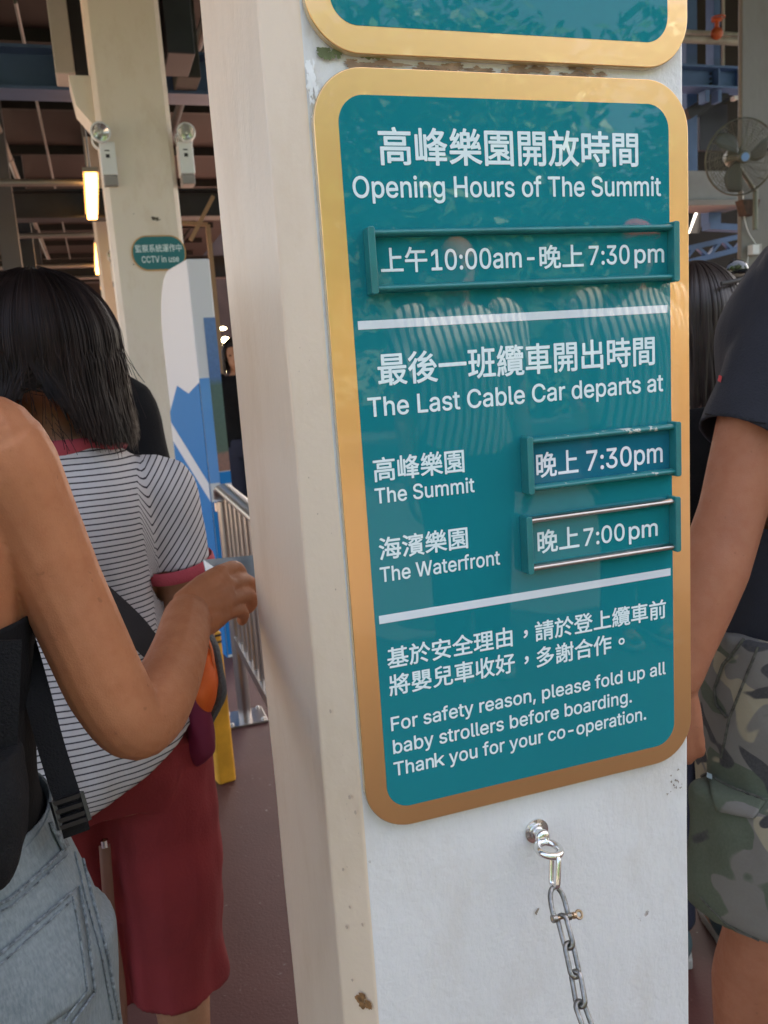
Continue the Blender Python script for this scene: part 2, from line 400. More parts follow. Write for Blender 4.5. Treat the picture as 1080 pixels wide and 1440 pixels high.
def cut(me, planes):
    """open a garment: drop faces past (point, normal, radius)"""
    bm = B(); bm.from_mesh(me); bad = []
    for f in bm.faces:
        c = f.calc_center_median()
        for p, q, r in planes:
            if (c - p).length < r and (c - p).dot(q) > 0: bad.append(f); break
    bmesh.ops.delete(bm, geom=bad, context='FACES')
    for v in bm.verts:
        if v.is_boundary:
            for p, q, r in planes:
                d = (v.co - p).dot(q)
                if (v.co - p).length < r * 1.05 and abs(d) < .02: v.co -= q * d; break
    bm.to_mesh(me); bm.free(); return me
def wrinkle(amp, sc, st=(1, 1, 1), off=0.):
    def fn(c):
        return amp * noise.noise(Vector((c.x * sc * st[0] + off, c.y * sc * st[1], c.z * sc * st[2]))) + amp * .45 * noise.noise(Vector((c.x * sc * 2.3 * st[0], c.y * sc * 2.3 * st[1] + off, c.z * sc * 2.3 * st[2])))
    return fn
def attr(me, fn):
    a = me.attributes.new('sv', 'FLOAT', 'POINT')
    for i, v in enumerate(me.vertices): a.data[i].value = fn(v.co)
def solid(o, t=.002):
    s = o.modifiers.new('thick', 'SOLIDIFY'); s.thickness = t; s.offset = -1; return o
def bvh(o):
    bm = B(); bm.from_mesh(o.data); t = BVHTree.FromBMesh(bm); bm.free(); return t
def patch(bm, tree, quad, nu, nv, lift, thick=.0):
    """sew a patch onto a garment: quad of four picture corners landed on the cloth"""
    g = []
    for j in range(nv + 1):
        row = []
        for i in range(nu + 1):
            a, b = i / nu, j / nv
            u = (quad[0][0] * (1 - a) + quad[1][0] * a) * (1 - b) + (quad[3][0] * (1 - a) + quad[2][0] * a) * b
            v = (quad[0][1] * (1 - a) + quad[1][1] * a) * (1 - b) + (quad[3][1] * (1 - a) + quad[2][1] * a) * b
            h, nn, _, _ = tree.ray_cast(EYE, ray(u, v).normalized())
            row.append(None if h is None else bm.verts.new(h + nn * lift))
        g.append(row)
    for j in range(nv):
        for i in range(nu):
            q = (g[j][i], g[j][i + 1], g[j + 1][i + 1], g[j + 1][i])
            if all(q): bm.faces.new(q)
    return bm
def seam(bm, tree, pts, r, lift=.0008, n=6, step=14):
    P = []
    for (a, b), (c, d) in zip(pts, pts[1:]):
        for k in range(step):
            t = k / step; h, nn, _, _ = tree.ray_cast(EYE, ray(a + (c - a) * t, b + (d - b) * t).normalized())
            if h is not None: P.append(h + nn * lift)
    if len(P) > 2: tube(bm, P, r, n)
    return bm
# ---------------------------------------------------------------- lettering
FONT = None
try:
    import os
    FONT = bpy.data.fonts.load(os.path.join(bpy.utils.system_resource('DATAFILES', path='fonts'), 'Inter.woff2'))
except Exception: FONT = None
def glyphs(s, bold, font=None):
    cu = bpy.data.curves.new('t', 'FONT'); cu.body = s; cu.size = 1; cu.offset = bold; cu.resolution_u = 4
    if font: cu.font = font
    o = bpy.data.objects.new('t', cu); C.objects.link(o)
    dg = bpy.context.evaluated_depsgraph_get(); dg.update()
    me = bpy.data.meshes.new_from_object(o.evaluated_get(dg))
    V = [v.co.copy() for v in me.vertices]; Fc = [tuple(p.vertices) for p in me.polygons]
    bpy.data.objects.remove(o); bpy.data.curves.remove(cu); bpy.data.meshes.remove(me)
    return V, Fc
def latin(s, bold=.012):
    V, Fc = glyphs(s, 0, FONT); Hh, _ = glyphs('H', 0, FONT)
    cap = max(v.y for v in Hh)
    for i, ch in enumerate(s):                      # the face's own k is drawn afresh as three strokes
        if ch != 'k': continue
        a0 = max(v.x for v in glyphs(s[:i], 0, FONT)[0]); b0 = max(v.x for v in glyphs(s[:i + 1], 0, FONT)[0]); wk_ = .125 * cap
        Fc = [f for f in Fc if not a0 + 1e-4 < sum(V[j].x for j in f) / len(f) < b0 + 1e-4]
        x0 = a0 + .085 * cap; xh = .73 * cap; asc = 1.03 * cap
        for q in (((x0, 0), (x0 + wk_, 0), (x0 + wk_, asc), (x0, asc)), ((x0 + wk_, .22 * cap), (x0 + wk_ * 1.0, .40 * cap), (b0 - wk_ * 1.25, xh), (b0 - wk_ * .05, xh)), ((x0 + wk_ * 2.0, .40 * cap), (x0 + wk_ * 2.9, .48 * cap), (b0, 0), (b0 - wk_ * 1.25, 0))):
            n0 = len(V); V += [Vector((x, y, 0)) for x, y in q]; Fc.append(tuple(range(n0, n0 + 4)))
    return V, Fc, cap
def hanzi(s, bold=.02):
    V, Fc = [], []
    for i, ch in enumerate(s):
        v, f = glyphs(ch, 0)
        dx, dy = (0, 0)
        if ch in '，。': dx, dy = .33, .30
        k = len(V); V += [Vector((q.x + i + dx, q.y + dy, 0)) for q in v]; Fc += [tuple(j + k for j in q) for q in f]
    return V, Fc
def write(bm, s, x0, x1, zb, zt, place, cjk=False, bold=None):
    """ink from x0 to x1, baseline (or ink bottom) zb, cap height (or ink top) zt; place(x, z) -> world"""
    bd = (.016 if cjk else .011) if bold is None else bold
    if cjk:
        V, Fc = hanzi(s); y0 = min(v.y for v in V); y1 = max(v.y for v in V)
    else:
        V, Fc, y1 = latin(s); y0 = 0
    a, b = min(v.x for v in V), max(v.x for v in V)
    kx, kz = (x1 - x0) / (b - a), (zt - zb) / (y1 - y0)
    # heavier strokes: the glyph printed over itself, each pass a hair in front of the last
    for q in range(8 if bd else 1):
        ex, ez = bd * math.cos(q * math.pi / 4), bd * math.sin(q * math.pi / 4)
        if not bd: ex = ez = 0
        vv = []
        for v in V:
            p = place(x0 + (v.x + ex - a) * kx, zb + (v.y + ez - y0) * kz); p.y -= q * 6e-6; vv.append(bm.verts.new(p))
        for fi, f in enumerate(Fc):
            if cjk:
                try: bm.faces.new([vv[i] for i in f])
                except ValueError: pass
            else:
                ws = [bm.verts.new(vv[i].co) for i in f]
                for v in ws: v.co.y -= (fi % 11) * 4e-7
                bm.faces.new(ws)
        if not cjk:
            for v in vv: bm.verts.remove(v)
    return bm
def letters(name, parent, mt, items):
    bm = B()
    for it in items: write(bm, *it)
    me = bpy.data.meshes.new(name); 
    for f in bm.faces: f.normal_update()
    bm.to_mesh(me); bm.free()
    o = bpy.data.objects.new(name, me); C.objects.link(o); me.materials.append(mt)
    o.parent = parent; o.matrix_parent_inverse = world_of(parent).inverted()
    return o
#__SETTING__
# ================================================================ the setting
bm = B(); box(bm, (-400, -400, -.3), (400, 400, 0)); struct('ground', bm, PAVE)
bm = B(); vsq = [bm.verts.new(p) for p in ((-2.6, -.4, .004), (9, -.4, .004), (9, 24, .004), (-2.6, 24, .004))]; bm.faces.new(vsq); struct('floor', bm, FLOOR)
# ceiling: dark boards between ribs
bm = B(); box(bm, (-4.2, .1, 3.95), (2.5, 24, 4.12)); struct('ceiling', bm, CEIL)
rf = thing('ceiling_grid', (-4, 6, 3.94), 'dark ribs and brown boards hung under the hall ceiling', 'ceiling grid')
bm = B()
for k in range(14): box(bm, (-2.3, .6 + k * 1.62, 3.86), (2.2, .66 + k * 1.62, 3.949))
obj('cross_rib', bm, RIB, rf, False)
bm = B()
for k in range(4): box(bm, (-2.2 + k * 1.35, -.25, 3.90), (-2.16 + k * 1.35, 23.5, 3.948))
obj('long_rib', bm, RIB, rf, False)
bm = B(); box(bm, (-2.4, 22.8, 0), (6, 23.1, 5.45)); setp(obj('back_wall', bm, mat('dark_back_wall', (.05, .035, .03), rough=.8, var=.3, vscale=2)), 'dark brown wall closing the far end of the hall', 'wall')
bm = B(); vsq = [bm.verts.new(p) for p in ((-30, -.4, .004), (-2.6, -.4, .004), (-2.6, 24, .004), (-30, 24, .004))]; bm.faces.new(vsq); struct('bounce_pavement', bm, mat('bounce_concrete', (.24, .19, .15), rough=.9, var=.12, vscale=1.2))  # unseen pale strip, added to bounce warm sunlight onto left-hand faces

# ---- the near pillar with the signs
SX, SY, SZ = .1843, .6797, 1.6106              # sign: left edge, front face, top edge
FY = SY + .008                                 # painted front face
def pillar():
    t = thing('sign_pillar', (.36, .87, 0), 'thick white painted pillar with cream chamfered corner that carries the opening hours sign', 'pillar')
    x0, x1, c, y1 = .1815, .5345, .027, 1.034
    n = 26
    prof = [(x0, FY), (x0 - c, FY + c), (x0 - c, y1 - c), (x0, y1), (x1, y1), (x1 + c * .35, y1 - c), (x1 + c * .35, FY + c), (x1, FY)]
    bm = B(); zs = [3.94 * k / 120 for k in range(121)]
    rings = []
    for z in zs:
        rr = []
        for i, (x, y) in enumerate(prof):
            j = .0011; q = Vector((x * 9, y * 9, z * 7 + i * 3.7))
            rr.append(bm.verts.new((x + j * noise.noise(q), y + j * noise.noise(q + Vector((9, 3, 1))), z)))
        rings.append(rr)
    for A, D in zip(rings, rings[1:]):
        for k in range(8):
            f = bm.faces.new((A[k], A[(k + 1) % 8], D[(k + 1) % 8], D[k]))
            f.material_index = {7: 0, 0: 1, 1: 2}.get(k, 0)
    bm.faces.new(rings[-1])
    o = obj('column', bm, [WHITE_PAINT, CREAM_PAINT, GREY_CREAM], t, False, bevel=.0025)
    return t
PIL = pillar()
# grime and scuffed paint in the gap between the two signs, chips on the arris
def blotch(bm, cx_, cz_, rx, rz, y, seed, n=22):
    r2 = random.Random(seed); vv = []
    for k in range(n):
        a = 2 * math.pi * k / n; q = 1 + .55 * (r2.random() - .5) + .3 * math.sin(3 * a + seed)
        vv.append(bm.verts.new((cx_ + rx * q * math.cos(a), y, cz_ + rz * q * math.sin(a))))
    bm.faces.new(vv)
GRIME = mat('brown_grime', (.30, .20, .13), rough=.8, var=.5, vscale=60)
MOSS = mat('green_mildew', (.16, .19, .09), rough=.9, var=.4, vscale=50)
RUSTST = mat('rust_stain', (.26, .13, .05), rough=.8, var=.5, vscale=200)
SCUFF = mat('scuffed_fresh_paint', (.80, .82, .82), rough=.6, var=.1, vscale=60)
bm = B()
for k in range(46):
    u = rnd.random(); blotch(bm, SX + .03 + u * .27, SZ + .0045 + rnd.gauss(0, .0016), .003 + rnd.random() * .008, .0008 + rnd.random() * .0016, FY - .0014 - k * 1e-5, k)
obj('grime_stain', bm, GRIME, PIL, False)
bm = B()
for k in range(16): blotch(bm, SX + .008 + rnd.random() * .05, SZ + .008 + rnd.random() * .006, .0015 + rnd.random() * .003, .001 + rnd.random() * .002, FY - .0021 - k * 1e-5, k + 60)
obj('mildew_stain', bm, MOSS, PIL, False)
bm = B()
for k in range(34): blotch(bm, SX - .0005 + abs(rnd.gauss(0, .003)), SZ + .004 - abs(rnd.gauss(0, .022)), .0005 + rnd.random() * .0014, .001 + rnd.random() * .005, FY - .0026 - k * 1e-5, k + 200)
obj('scuffed_paint', bm, SCUFF, PIL, False)
bm = B()
for k in range(3): blotch(bm, .352 + k * .0012, .831 + k * .0016, .0011, .0024 - k * .0004, FY - .0014 - k * 1e-5, k + 99)
for k in range(16): blotch(bm, .518 + rnd.gauss(0, .005), .935 + rnd.random() * .035 - .018, .0004 + rnd.random() * .0009, .0004 + rnd.random() * .001, FY - .0016 - k * 1e-5, k + 130)
obj('paint_chip', bm, mat('chip_dirt', (.30, .25, .20), rough=.9, var=.4, vscale=90), PIL, False)
# rust mark on the chamfer near the bottom
bm = B(); s2 = 2 ** -.5
for k in range(14):
    q = .009 + rnd.gauss(0, .0022); z = .7845 + rnd.gauss(0, .0035)
    P = Vector((.1815 - q, FY + q, z)) + Vector((-s2, -s2, 0)) * (.0022 + k * 1e-5); a_ = Vector((-s2, s2, 0))
    r2 = random.Random(k); n = 12; ra = .0012 + rnd.random() * .003
    bm.faces.new([bm.verts.new(P + a_ * ra * math.cos(2 * math.pi * i / n) * (.6 + r2.random() * .7) + Vector((0, 0, ra * math.sin(2 * math.pi * i / n) * (.6 + r2.random() * .7)))) for i in range(n)])
obj('rust_mark', bm, RUSTST, PIL, False)
bm = B()
for k in range(30):
    q = rnd.random() * .020; z = rnd.uniform(.72, 1.42)
    P = Vector((.1815 - q, FY + q, z)) + Vector((-s2, -s2, 0)) * (.0022 + k * 1e-5); a_ = Vector((-s2, s2, 0))
    r2 = random.Random(k + 50); n = 9; ra = .0003 + rnd.random() ** 3 * .0012
    bm.faces.new([bm.verts.new(P + a_ * ra * math.cos(2 * math.pi * i / n) * (.6 + r2.random() * .7) + Vector((0, 0, 1.5 * ra * math.sin(2 * math.pi * i / n) * (.6 + r2.random() * .7)))) for i in range(n)])
obj('stain_speck', bm, mat('speck', (.56, .43, .33), rough=.9), PIL, False)

# ---- signs
def SP(d=0.):
    return lambda x, z: Vector((SX + x / 1000, SY - d, SZ + z / 1000))
def plate(name, x0, x1, z0, z1, r, d0, d1, mt, parent, bev=0.):
    bm = B(); prism(bm, rrect(x0, x1, z0, z1, r, 14), lambda a, b, t: Vector((SX + a / 1000, SY - t, SZ + b / 1000)), d0, d1)
    return obj(name, bm, mt, parent, True, bev)
def rect(name, x0, x1, z0, z1, d0, d1, mt, parent, bev=.0002):
    bm = B(); box(bm, (SX + x0 / 1000, SY - d1, SZ + z0 / 1000), (SX + x1 / 1000, SY - d0, SZ + z1 / 1000))
    return obj(name, bm, mt, parent, False, bev)
EDGE = mat('acrylic_edge', (.55, .42, .22), rough=.15, coat=1.)
SIGN = thing('opening_hours_sign', (SX + .175, SY, SZ - .65), 'tall teal board in gold border listing summit opening hours and the last cable car', 'sign')
plate('backing_edge', -.4, 349.4, -648.4, .4, 43, -.0072, -.0012, EDGE, SIGN, .0003)
plate('gold_border', 0, 349, -648, 0, 43, -.0011, 0, GOLD, SIGN, .0009)
plate('teal_panel', 20, 328, -629, -20.5, 22, .00005, .0003, TEAL, SIGN)
rect('divider_bar', 23.9, 324.6, -202.0, -195.0, .00035, .0006, BARW, SIGN)
rect('divider_bar', 23.9, 325.3, -453.8, -446.3, .00035, .0006, BARW, SIGN)
P0 = SP(.0006)
letters('hours_heading', SIGN, LETTER, [('高峰樂園開放時間', 52.3, 295, -73.2, -44.6, P0, True), ('Opening Hours of The Summit', 28, 318.6, -98.2, -82.2, P0)])
letters('last_car_heading', SIGN, LETTER, [('最後一班纜車開出時間', 38.5, 309.8, -248.6, -222.4, P0, True), ('The Last Cable Car departs at', 27.6, 318.7, -273.6, -258.0, P0)])
letters('summit_caption', SIGN, LETTER, [('高峰樂園', 28.5, 111.8, -328.8, -308.6, P0, True), ('The Summit', 28.2, 120.5, -347.5, -334.7, P0)])
letters('waterfront_caption', SIGN, LETTER, [('海濱樂園', 28.5, 111.4, -397.3, -377.6, P0, True), ('The Waterfront', 27.8, 142.0, -416.5, -403.7, P0)])
letters('stroller_notice', SIGN, LETTER, [('基於安全理由，請於登上纜車前', 29, 319, -495.8, -476.6, P0, True), ('將嬰兒車收好，多謝合作。', 29, 271.2, -521.2, -502.0, P0, True),
    ('For safety reason, please fold up all', 28.2, 318.1, -553.9, -541.2, P0), ('baby strollers before boarding.', 28.6, 278.1, -575.9, -563.0, P0), ('Thank you for your co-operation.', 27.8, 294.3, -597.2, -584.4, P0)])
def holder(x0, x1, z0, z1, rail_m, cap_m, card_m, lett_m, texts, label):
    """slide-in card holder: two round rails between raised end caps"""
    h = bpy.data.objects.new('time_holder', None); C.objects.link(h); h.location = (SX + x0 / 1000, SY, SZ + z0 / 1000); h.empty_display_size = .02
    h.parent = SIGN; h.matrix_parent_inverse = world_of(SIGN).inverted(); h['label'] = label
    for zc in (z1 - 3.9, z0 + 3.9):
        bm = B(); P = [Vector((SX + (x0 + 4) / 1000 + (x1 - x0 - 8) / 1000 * k / 12, SY - .0066, SZ + zc / 1000)) for k in range(13)]
        tube(bm, P, .0029, 14, flat=.0058, side=(0, 1, 0))
        obj('rail', bm, rail_m, h)
    for xa, xb in ((x0, x0 + 6), (x1 - 6, x1)):
        bm = B(); prism(bm, rrect(xa, xb, z0 - .8, z1 + .8, 2.2, 6), lambda a, b, t: Vector((SX + a / 1000, SY - t, SZ + b / 1000)), .0005, .0145)
        obj('end_cap', bm, cap_m, h, True, .0008)
    bm = B(); box(bm, (SX + (x0 + 6.2) / 1000, SY - .0042, SZ + (z0 + 3) / 1000), (SX + (x1 - 6.2) / 1000, SY - .0006, SZ + (z1 - 3) / 1000)); obj('time_card', bm, card_m, h, False)
    letters('time_lettering', h, lett_m, [(s, a, b, c, e, SP(.0046), k) for s, a, b, c, e, k in texts])
holder(33.5, 328.5, -174.6, -123.2, TEAL_PAINT, TEAL_PAINT, INSERT, LETTER, [('上午', 45.9, 86.2, -157.8, -138.2, True), ('10:00am', 90.3, 173.3, -157.0, -140.8, False), ('-', 179.1, 185.9, -157.0, -141.2, False), ('晚上', 191.3, 234.2, -159.0, -139.6, True), ('7:30', 240.3, 281.6, -157.0, -141.2, False), ('pm', 287.3, 318.2, -156.8, -141.4, False)], 'long teal holder with morning to evening hours')
holder(167, 328.5, -353.6, -303.4, CHIPPED, TEAL_PAINT, INSERT_BLUE, LETTER_W, [('晚上', 180.6, 223.1, -341.3, -319.0, True), ('7:30pm', 232.3, 314.2, -339.9, -322.0, False)], 'short holder with chipped teal rails and a bluish 7:30 card')
holder(163.4, 327.5, -426.6, -374.6, STEEL, TEAL_PAINT, INSERT, LETTER, [('晚上', 179, 221.8, -411.2, -390.0, True), ('7:00', 227, 270.8, -410.2, -394.2, False), ('pm', 276, 307.6, -410.6, -394.6, False)], 'short holder with worn bare silver rails and a 7:00 card')
UP = thing('upper_sign', (SX + .175, SY, SZ + .01), 'teal board in gold border cut off by the top of the picture', 'sign')
def plate2(name, x0, x1, z0, z1, r, d0, d1, mt, bev=0.): return plate(name, x0, x1, z0, z1, r, d0, d1, mt, UP, bev)
plate2('backing_edge', -.4, 349.4, 9.4, 430.4, 43, -.0072, -.0012, EDGE, .0003)
plate2('gold_border', 0, 349, 9.8, 430, 43, -.0011, 0, GOLD, .0009)
plate2('teal_panel', 20, 328, 30.2, 410, 22, .00005, .0003, TEAL)

# ---- eye bolt, shackle and chain
def link_mesh(L, Wd, r):
    bm = B(); P = []; k = 9; a = Wd / 2 - r; hh = L / 2 - r - a
    for i in range(k + 1): t = math.pi * i / k; P.append(Vector((a * math.cos(t), 0, hh + a * math.sin(t))))
    for i in range(k + 1): t = math.pi + math.pi * i / k; P.append(Vector((a * math.cos(t), 0, -hh + a * math.sin(t))))
    tube(bm, P, r, 10, closed=True, side=(0, 1, 0)); return bm
EB = thing('eye_bolt', (.355, FY, .921), 'shiny eye bolt screwed into the white pillar below the sign', 'eye bolt')
e0 = on_y(754, 1168, FY); e0.y = FY
bm = B(); Mr = Matrix.Translation(e0) @ Matrix.Rotation(R(90), 4, 'X')
lathe(bm, [(.0001, -.001), (.0125, -.001), (.0125, .0015), (.0085, .0022), (.0085, .004), (.0062, .0045), (.0056, .010), (.007, .0105), (.0078, .0125), (.0068, .015), (.004, .017)], Mr, 28)
obj('flange_nut', bm, BRIGHT, EB)
ec = e0 + Vector((-.001, -.026, -.005))
bm = B(); Mt = (Matrix.Rotation(R(10), 3, 'Y') @ Matrix.Rotation(R(6), 3, 'X'))
torus(bm, ec, .0112, .0036, Mt, 36, 12); tube(bm, [e0 + Vector((0, -.012, 0)), e0 + Vector((.002, -.017, -.004)), ec + Vector((-.004, .0105, .001))], .0034, 10)
obj('eye', bm, BRIGHT, EB)
CHN = thing('chain', tuple(ec), 'steel barrier chain hanging from the eye bolt on the white pillar', 'chain')
path = [ec + Vector((.004, -.010, -.003))]
a1 = at(781, 1250, .795); a2 = at(800, 1330, .772); a3 = at(812, 1385, .757); a4 = at(825, 1440, .742)
far_end = Vector((.62, -.45, .62))
path[0] = ec + Vector((.003, -.0095, .004)); pts = catmull([path[0], a1, a2, a3, a4, a4 + Vector((.012, -.045, -.052)), a4 + Vector((.04, -.14, -.135)), a4 + Vector((.085, -.30, -.185))], 24)
def along(Pl, s):
    for p, q in zip(Pl, Pl[1:]):
        d = (q - p).length
        if s <= d: return p + (q - p) * (s / d), (q - p).normalized()
        s -= d
    return Pl[-1], (Pl[-1] - Pl[-2]).normalized()
def put_link(Lm, s, L, twist, mt, name='link', Wd=None):
    c, t = along(pts, s); ref = Vector((math.cos(twist), -math.sin(twist) * .9, .1)); x = (ref - t * ref.dot(t)).normalized(); y = t.cross(x)
    M = frame_mtx(c, x, y, t); bm = Lm
    for v in bm.verts: v.co = M @ v.co
    return obj(name, bm, mt, CHN)
s = .008
put_link(link_mesh(.0335, .0150, .0025), s + .012, 0, R(80), BRIGHT, 'quick_link'); s += .012 + .015
# bow shackle with cross pin
c, t = along(pts, s + .012)
x = (Vector((1, .25, .1)) - t * t.dot(Vector((1, .25, .1)))).normalized(); y = t.cross(x); Ms = frame_mtx(c, x, y, t)
bm = B(); P = [Ms @ Vector(q) for q in ((-.0075, 0, .013), (-.0078, 0, .004), (-.0066, 0, -.006), (-.0035, 0, -.0115), (0, 0, -.0128), (.0035, 0, -.0115), (.0066, 0, -.006), (.0078, 0, .004), (.0075, 0, .013))]
tube(bm, catmull(P, 4), .0024, 10)
for sx in (-1, 1): lathe(bm, [(.0001, -.0022), (.0036, -.0022), (.0036, .0022), (.0001, .0022)], Ms @ Matrix.Translation((sx * .0076, 0, .013)) @ Matrix.Rotation(R(90), 4, 'Y'), 14)
sk = obj('shackle', bm, CHAINM, CHN)
bm = B(); tube(bm, [Ms @ Vector((-.010, 0, .013)), Ms @ Vector((.0165, 0, .013))], .0017, 10); lathe(bm, [(.0001, 0), (.0030, 0), (.0032, .002), (.0001, .002)], Ms @ Matrix.Translation((.0125, 0, .013)) @ Matrix.Rotation(R(90), 4, 'Y'), 12)
torus(bm, Ms @ Vector((.0195, 0, .013)), .0034, .0013, Ms.to_3x3() @ Matrix.Rotation(R(90), 3, 'X'), 20, 8); obj('shackle_pin', bm, BRONZE, sk)
s += .027
for k in range(22):
    tw = R(62) if k % 2 == 0 else R(-18)
    put_link(link_mesh(.0322, .0138, .0023), s + .0100, 0, tw, CHAINM); s += .0232
# ================================================================ the hall behind
def square_column(cx_, y0, label, mt, wd=.353, dp=.36, top=3.94):
    t = thing('column', (cx_, y0 + dp / 2, 0), label, 'column')
    bm = B(); c = .027; x0, x1 = cx_ - wd / 2 - c, cx_ + wd / 2 + c; y1 = y0 + dp
    prism(bm, [(x0 + c, y0), (x1 - c, y0), (x1, y0 + c), (x1, y1 - c), (x1 - c, y1), (x0 + c, y1), (x0, y1 - c), (x0, y0 + c)], lambda a, b, z: Vector((a, b, z)), 0, top)
    obj('shaft', bm, mt, t, False, .004); return t
CY = 5.2; CXX = .372
COL = square_column(CXX, CY, 'beige square column bearing the teal CCTV notice and two emergency lights', PILLAR_FAR)
bm = B()
for (u, v, a, s_) in ((217, 307, .016, 1), (222, 309, .010, 2), (188, 301, .003, 3), (188, 372, .004, 4)):
    p = on_y(u, v, CY); blotch(bm, p.x, p.z, a * 1.2, a * .55, CY - .0015 - s_ * 1e-4, s_)
obj('wall_mark', bm, mat('dark_mark', (.10, .08, .06), rough=.9), COL, False)
square_column(CXX, 9.9, 'beige square column farther back down the hall behind the CCTV column', PILLAR_FAR)
# bracket on the column's left and overhead boxes
bm = B(); a = on_y(96, 110, 5.32); b_ = on_y(140, 166, 5.32)
prism(bm, [(a.x, a.z), (b_.x - .01, a.z), (b_.x - .01, b_.z - .10), (a.x + .02, on_y(100, 152, 5.32).z)], lambda x, z, y: Vector((x, y, z)), 5.26, 5.52)
setp(obj('wall_bracket', bm, PILLAR_FAR, None, False, .006), 'cream sloped bracket box on the left flank of the CCTV column', 'bracket')
def duct(u0, u1, v1, y, dp, mt, label):
    a, b_ = on_y(u0, v1, y), on_y(u1, v1, y); bm = B(); box(bm, (a.x, y, a.z), (b_.x, y + dp, 3.95)); bm2 = bm
    return setp(obj('hanging_duct', bm2, mt, None, False, .008), label, 'duct')
duct(78, 106, 103, 5.72, .25, LIGHTGREY, 'light grey square duct dropping from the ceiling left of the CCTV column')
duct(106, 137, 106, 5.78, .4, DARK_STEEL, 'dark square duct between the light grey duct and the CCTV column')
duct(236, 275, 74, 5.3, .4, DARK_STEEL, 'dark box hanging high between the CCTV column and the sign pillar')
duct(250, 283, 108, 5.72, .3, mat('olive_dark_box', (.03, .03, .024), rough=.7), 'lower olive black box hanging right of the CCTV column')
def ibeam(name, y, z0, z1, x0, x1, mt, label, fl=.12):
    t = thing(name, ((x0 + x1) / 2, y, z0), label, 'beam')
    x0 = max(x0, -2.35); bm = B(); box(bm, (x0, y, z0 + .02), (x1, y + .015, z1 - .02)); obj('web', bm, mt, t, False)
    for z in (z0, z1 - .02):
        bm = B(); box(bm, (x0, y - fl, z), (x1, y + fl, z + .019)); obj('flange', bm, mt, t, False)
    return t
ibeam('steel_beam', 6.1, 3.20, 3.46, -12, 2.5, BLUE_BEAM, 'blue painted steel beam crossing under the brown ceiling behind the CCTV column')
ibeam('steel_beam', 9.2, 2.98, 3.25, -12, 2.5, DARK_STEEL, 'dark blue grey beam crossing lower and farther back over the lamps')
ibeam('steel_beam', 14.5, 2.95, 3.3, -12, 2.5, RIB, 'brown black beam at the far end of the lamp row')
# lamps: warm tubes in a row, each on its own conduit
def lamp(y0, y1, z, x, label):
    t = thing('strip_lamp', (x, (y0 + y1) / 2, z), label, 'lamp', 'warm strip lamps in a row')
    bm = B(); box(bm, (x - .045, y0, z), (x + .045, y1, z + .05)); obj('tube', bm, LAMP, t, False, .01)
    bm = B(); box(bm, (x - .06, y0 - .02, z + .051), (x + .06, y1 + .02, z + .085)); obj('housing', bm, GREYP, t, False)
    for yy in (y0 + .2, y1 - .2): bm = B(); tube(bm, [(x, yy, z + .08), (x, yy, 3.94)], .008, 8); obj('hanger', bm, CONDUIT, t)
    return t
lx = on_z(124, 252, 2.95); l0 = lx.y
for k, (u0, v0, u1, v1, lb) in enumerate(((124, 252, 134, 309, 'nearest and largest of the glowing warm strip lamps'), (136, 348, 143, 386, 'middle glowing warm strip lamp left of the CCTV column'), (144, 398, 150, 411, 'farthest small warm strip lamp just above the dark hair'))):
    p, q = on_z(u0, v0, 2.95), on_z(u1, v1, 2.95); lamp(p.y, q.y, 2.95, (p.x + q.x) / 2, lb)
for k, (v, u1, lb) in enumerate(((257, 118, 'white conduit running left from the nearest lamp'), (330, 132, 'white conduit between the first and second lamps'), (373, 140, 'white conduit running left from the middle lamp'), (390, 140, 'thin white conduit beyond the middle lamp'))):
    p = on_z(u1, v, 3.0); bm = B(); tube(bm, [(-2.3, p.y, 3.0), (p.x, p.y, 3.0)], .028, 10)
    for xx in (-2.0, -1.1): tube(bm, [(xx, p.y, 3.0), (xx, p.y, 3.93)], .008, 6)
    setp(obj('conduit', bm, CONDUIT), lb, 'conduit', 'ceiling conduits')
for k, (u, v0, v1, y, lb) in enumerate(((8, 240, 520, 8.6, 'grey blue steel post at the left edge behind the woman'), (30, 262, 520, 10.5, 'dark steel post second from the left edge'))):
    p = on_y(u, 300, y); bm = B(); bar(bm, (p.x, y, 0), (p.x, y, 3.9), .16, .16); setp(obj('steel_post', bm, DARK_STEEL if k else mat('post_grey', (.07, .075, .085), rough=.6), None, False), lb, 'post')
bm = B(); p, q = on_y(268, 338, 7), on_y(300, 276, 7); bar(bm, p, q, .03, .03); r_ = on_y(292, 316, 7.05); bar(bm, r_, r_ + Vector((0, 0, -1.6)), .035, .035); bar(bm, r_, r_ - Vector((.25, 0, -.02)), .03, .03)
setp(obj('tan_brace', bm, mat('tan_timber', (.32, .20, .11), rough=.7), None, False), 'thin tan diagonal brace right of the CCTV column', 'brace')

# CCTV notice
c = on_y(223.5, 356, CY); hw, hh = .152, .098
CN = thing('cctv_notice', (c.x, CY - .004, c.z), 'small oval teal CCTV notice with gold rim on the beige column', 'sign')
bm = B(); prism(bm, rrect(c.x - hw, c.x + hw, c.z - hh, c.z + hh, .092, 12), lambda a, b, t: Vector((a, t, b)), CY - .008, CY - .0005); obj('gold_rim', bm, mat('gold_rim', (.60, .33, .12), rough=.5), CN, False)
bm = B(); prism(bm, rrect(c.x - hw + .007, c.x + hw - .007, c.z - hh + .007, c.z + hh - .007, .084, 12), lambda a, b, t: Vector((a, t, b)), CY - .0092, CY - .0081); obj('teal_face', bm, mat('teal_notice', (.01, .17, .18), rough=.5), CN, False)
letters('heading', CN, LETTER, [('監察系統運作中', c.x - .130, c.x + .130, c.z + .005, c.z + .048, lambda x, z: Vector((x, CY - .0096, z)), True, .012)])
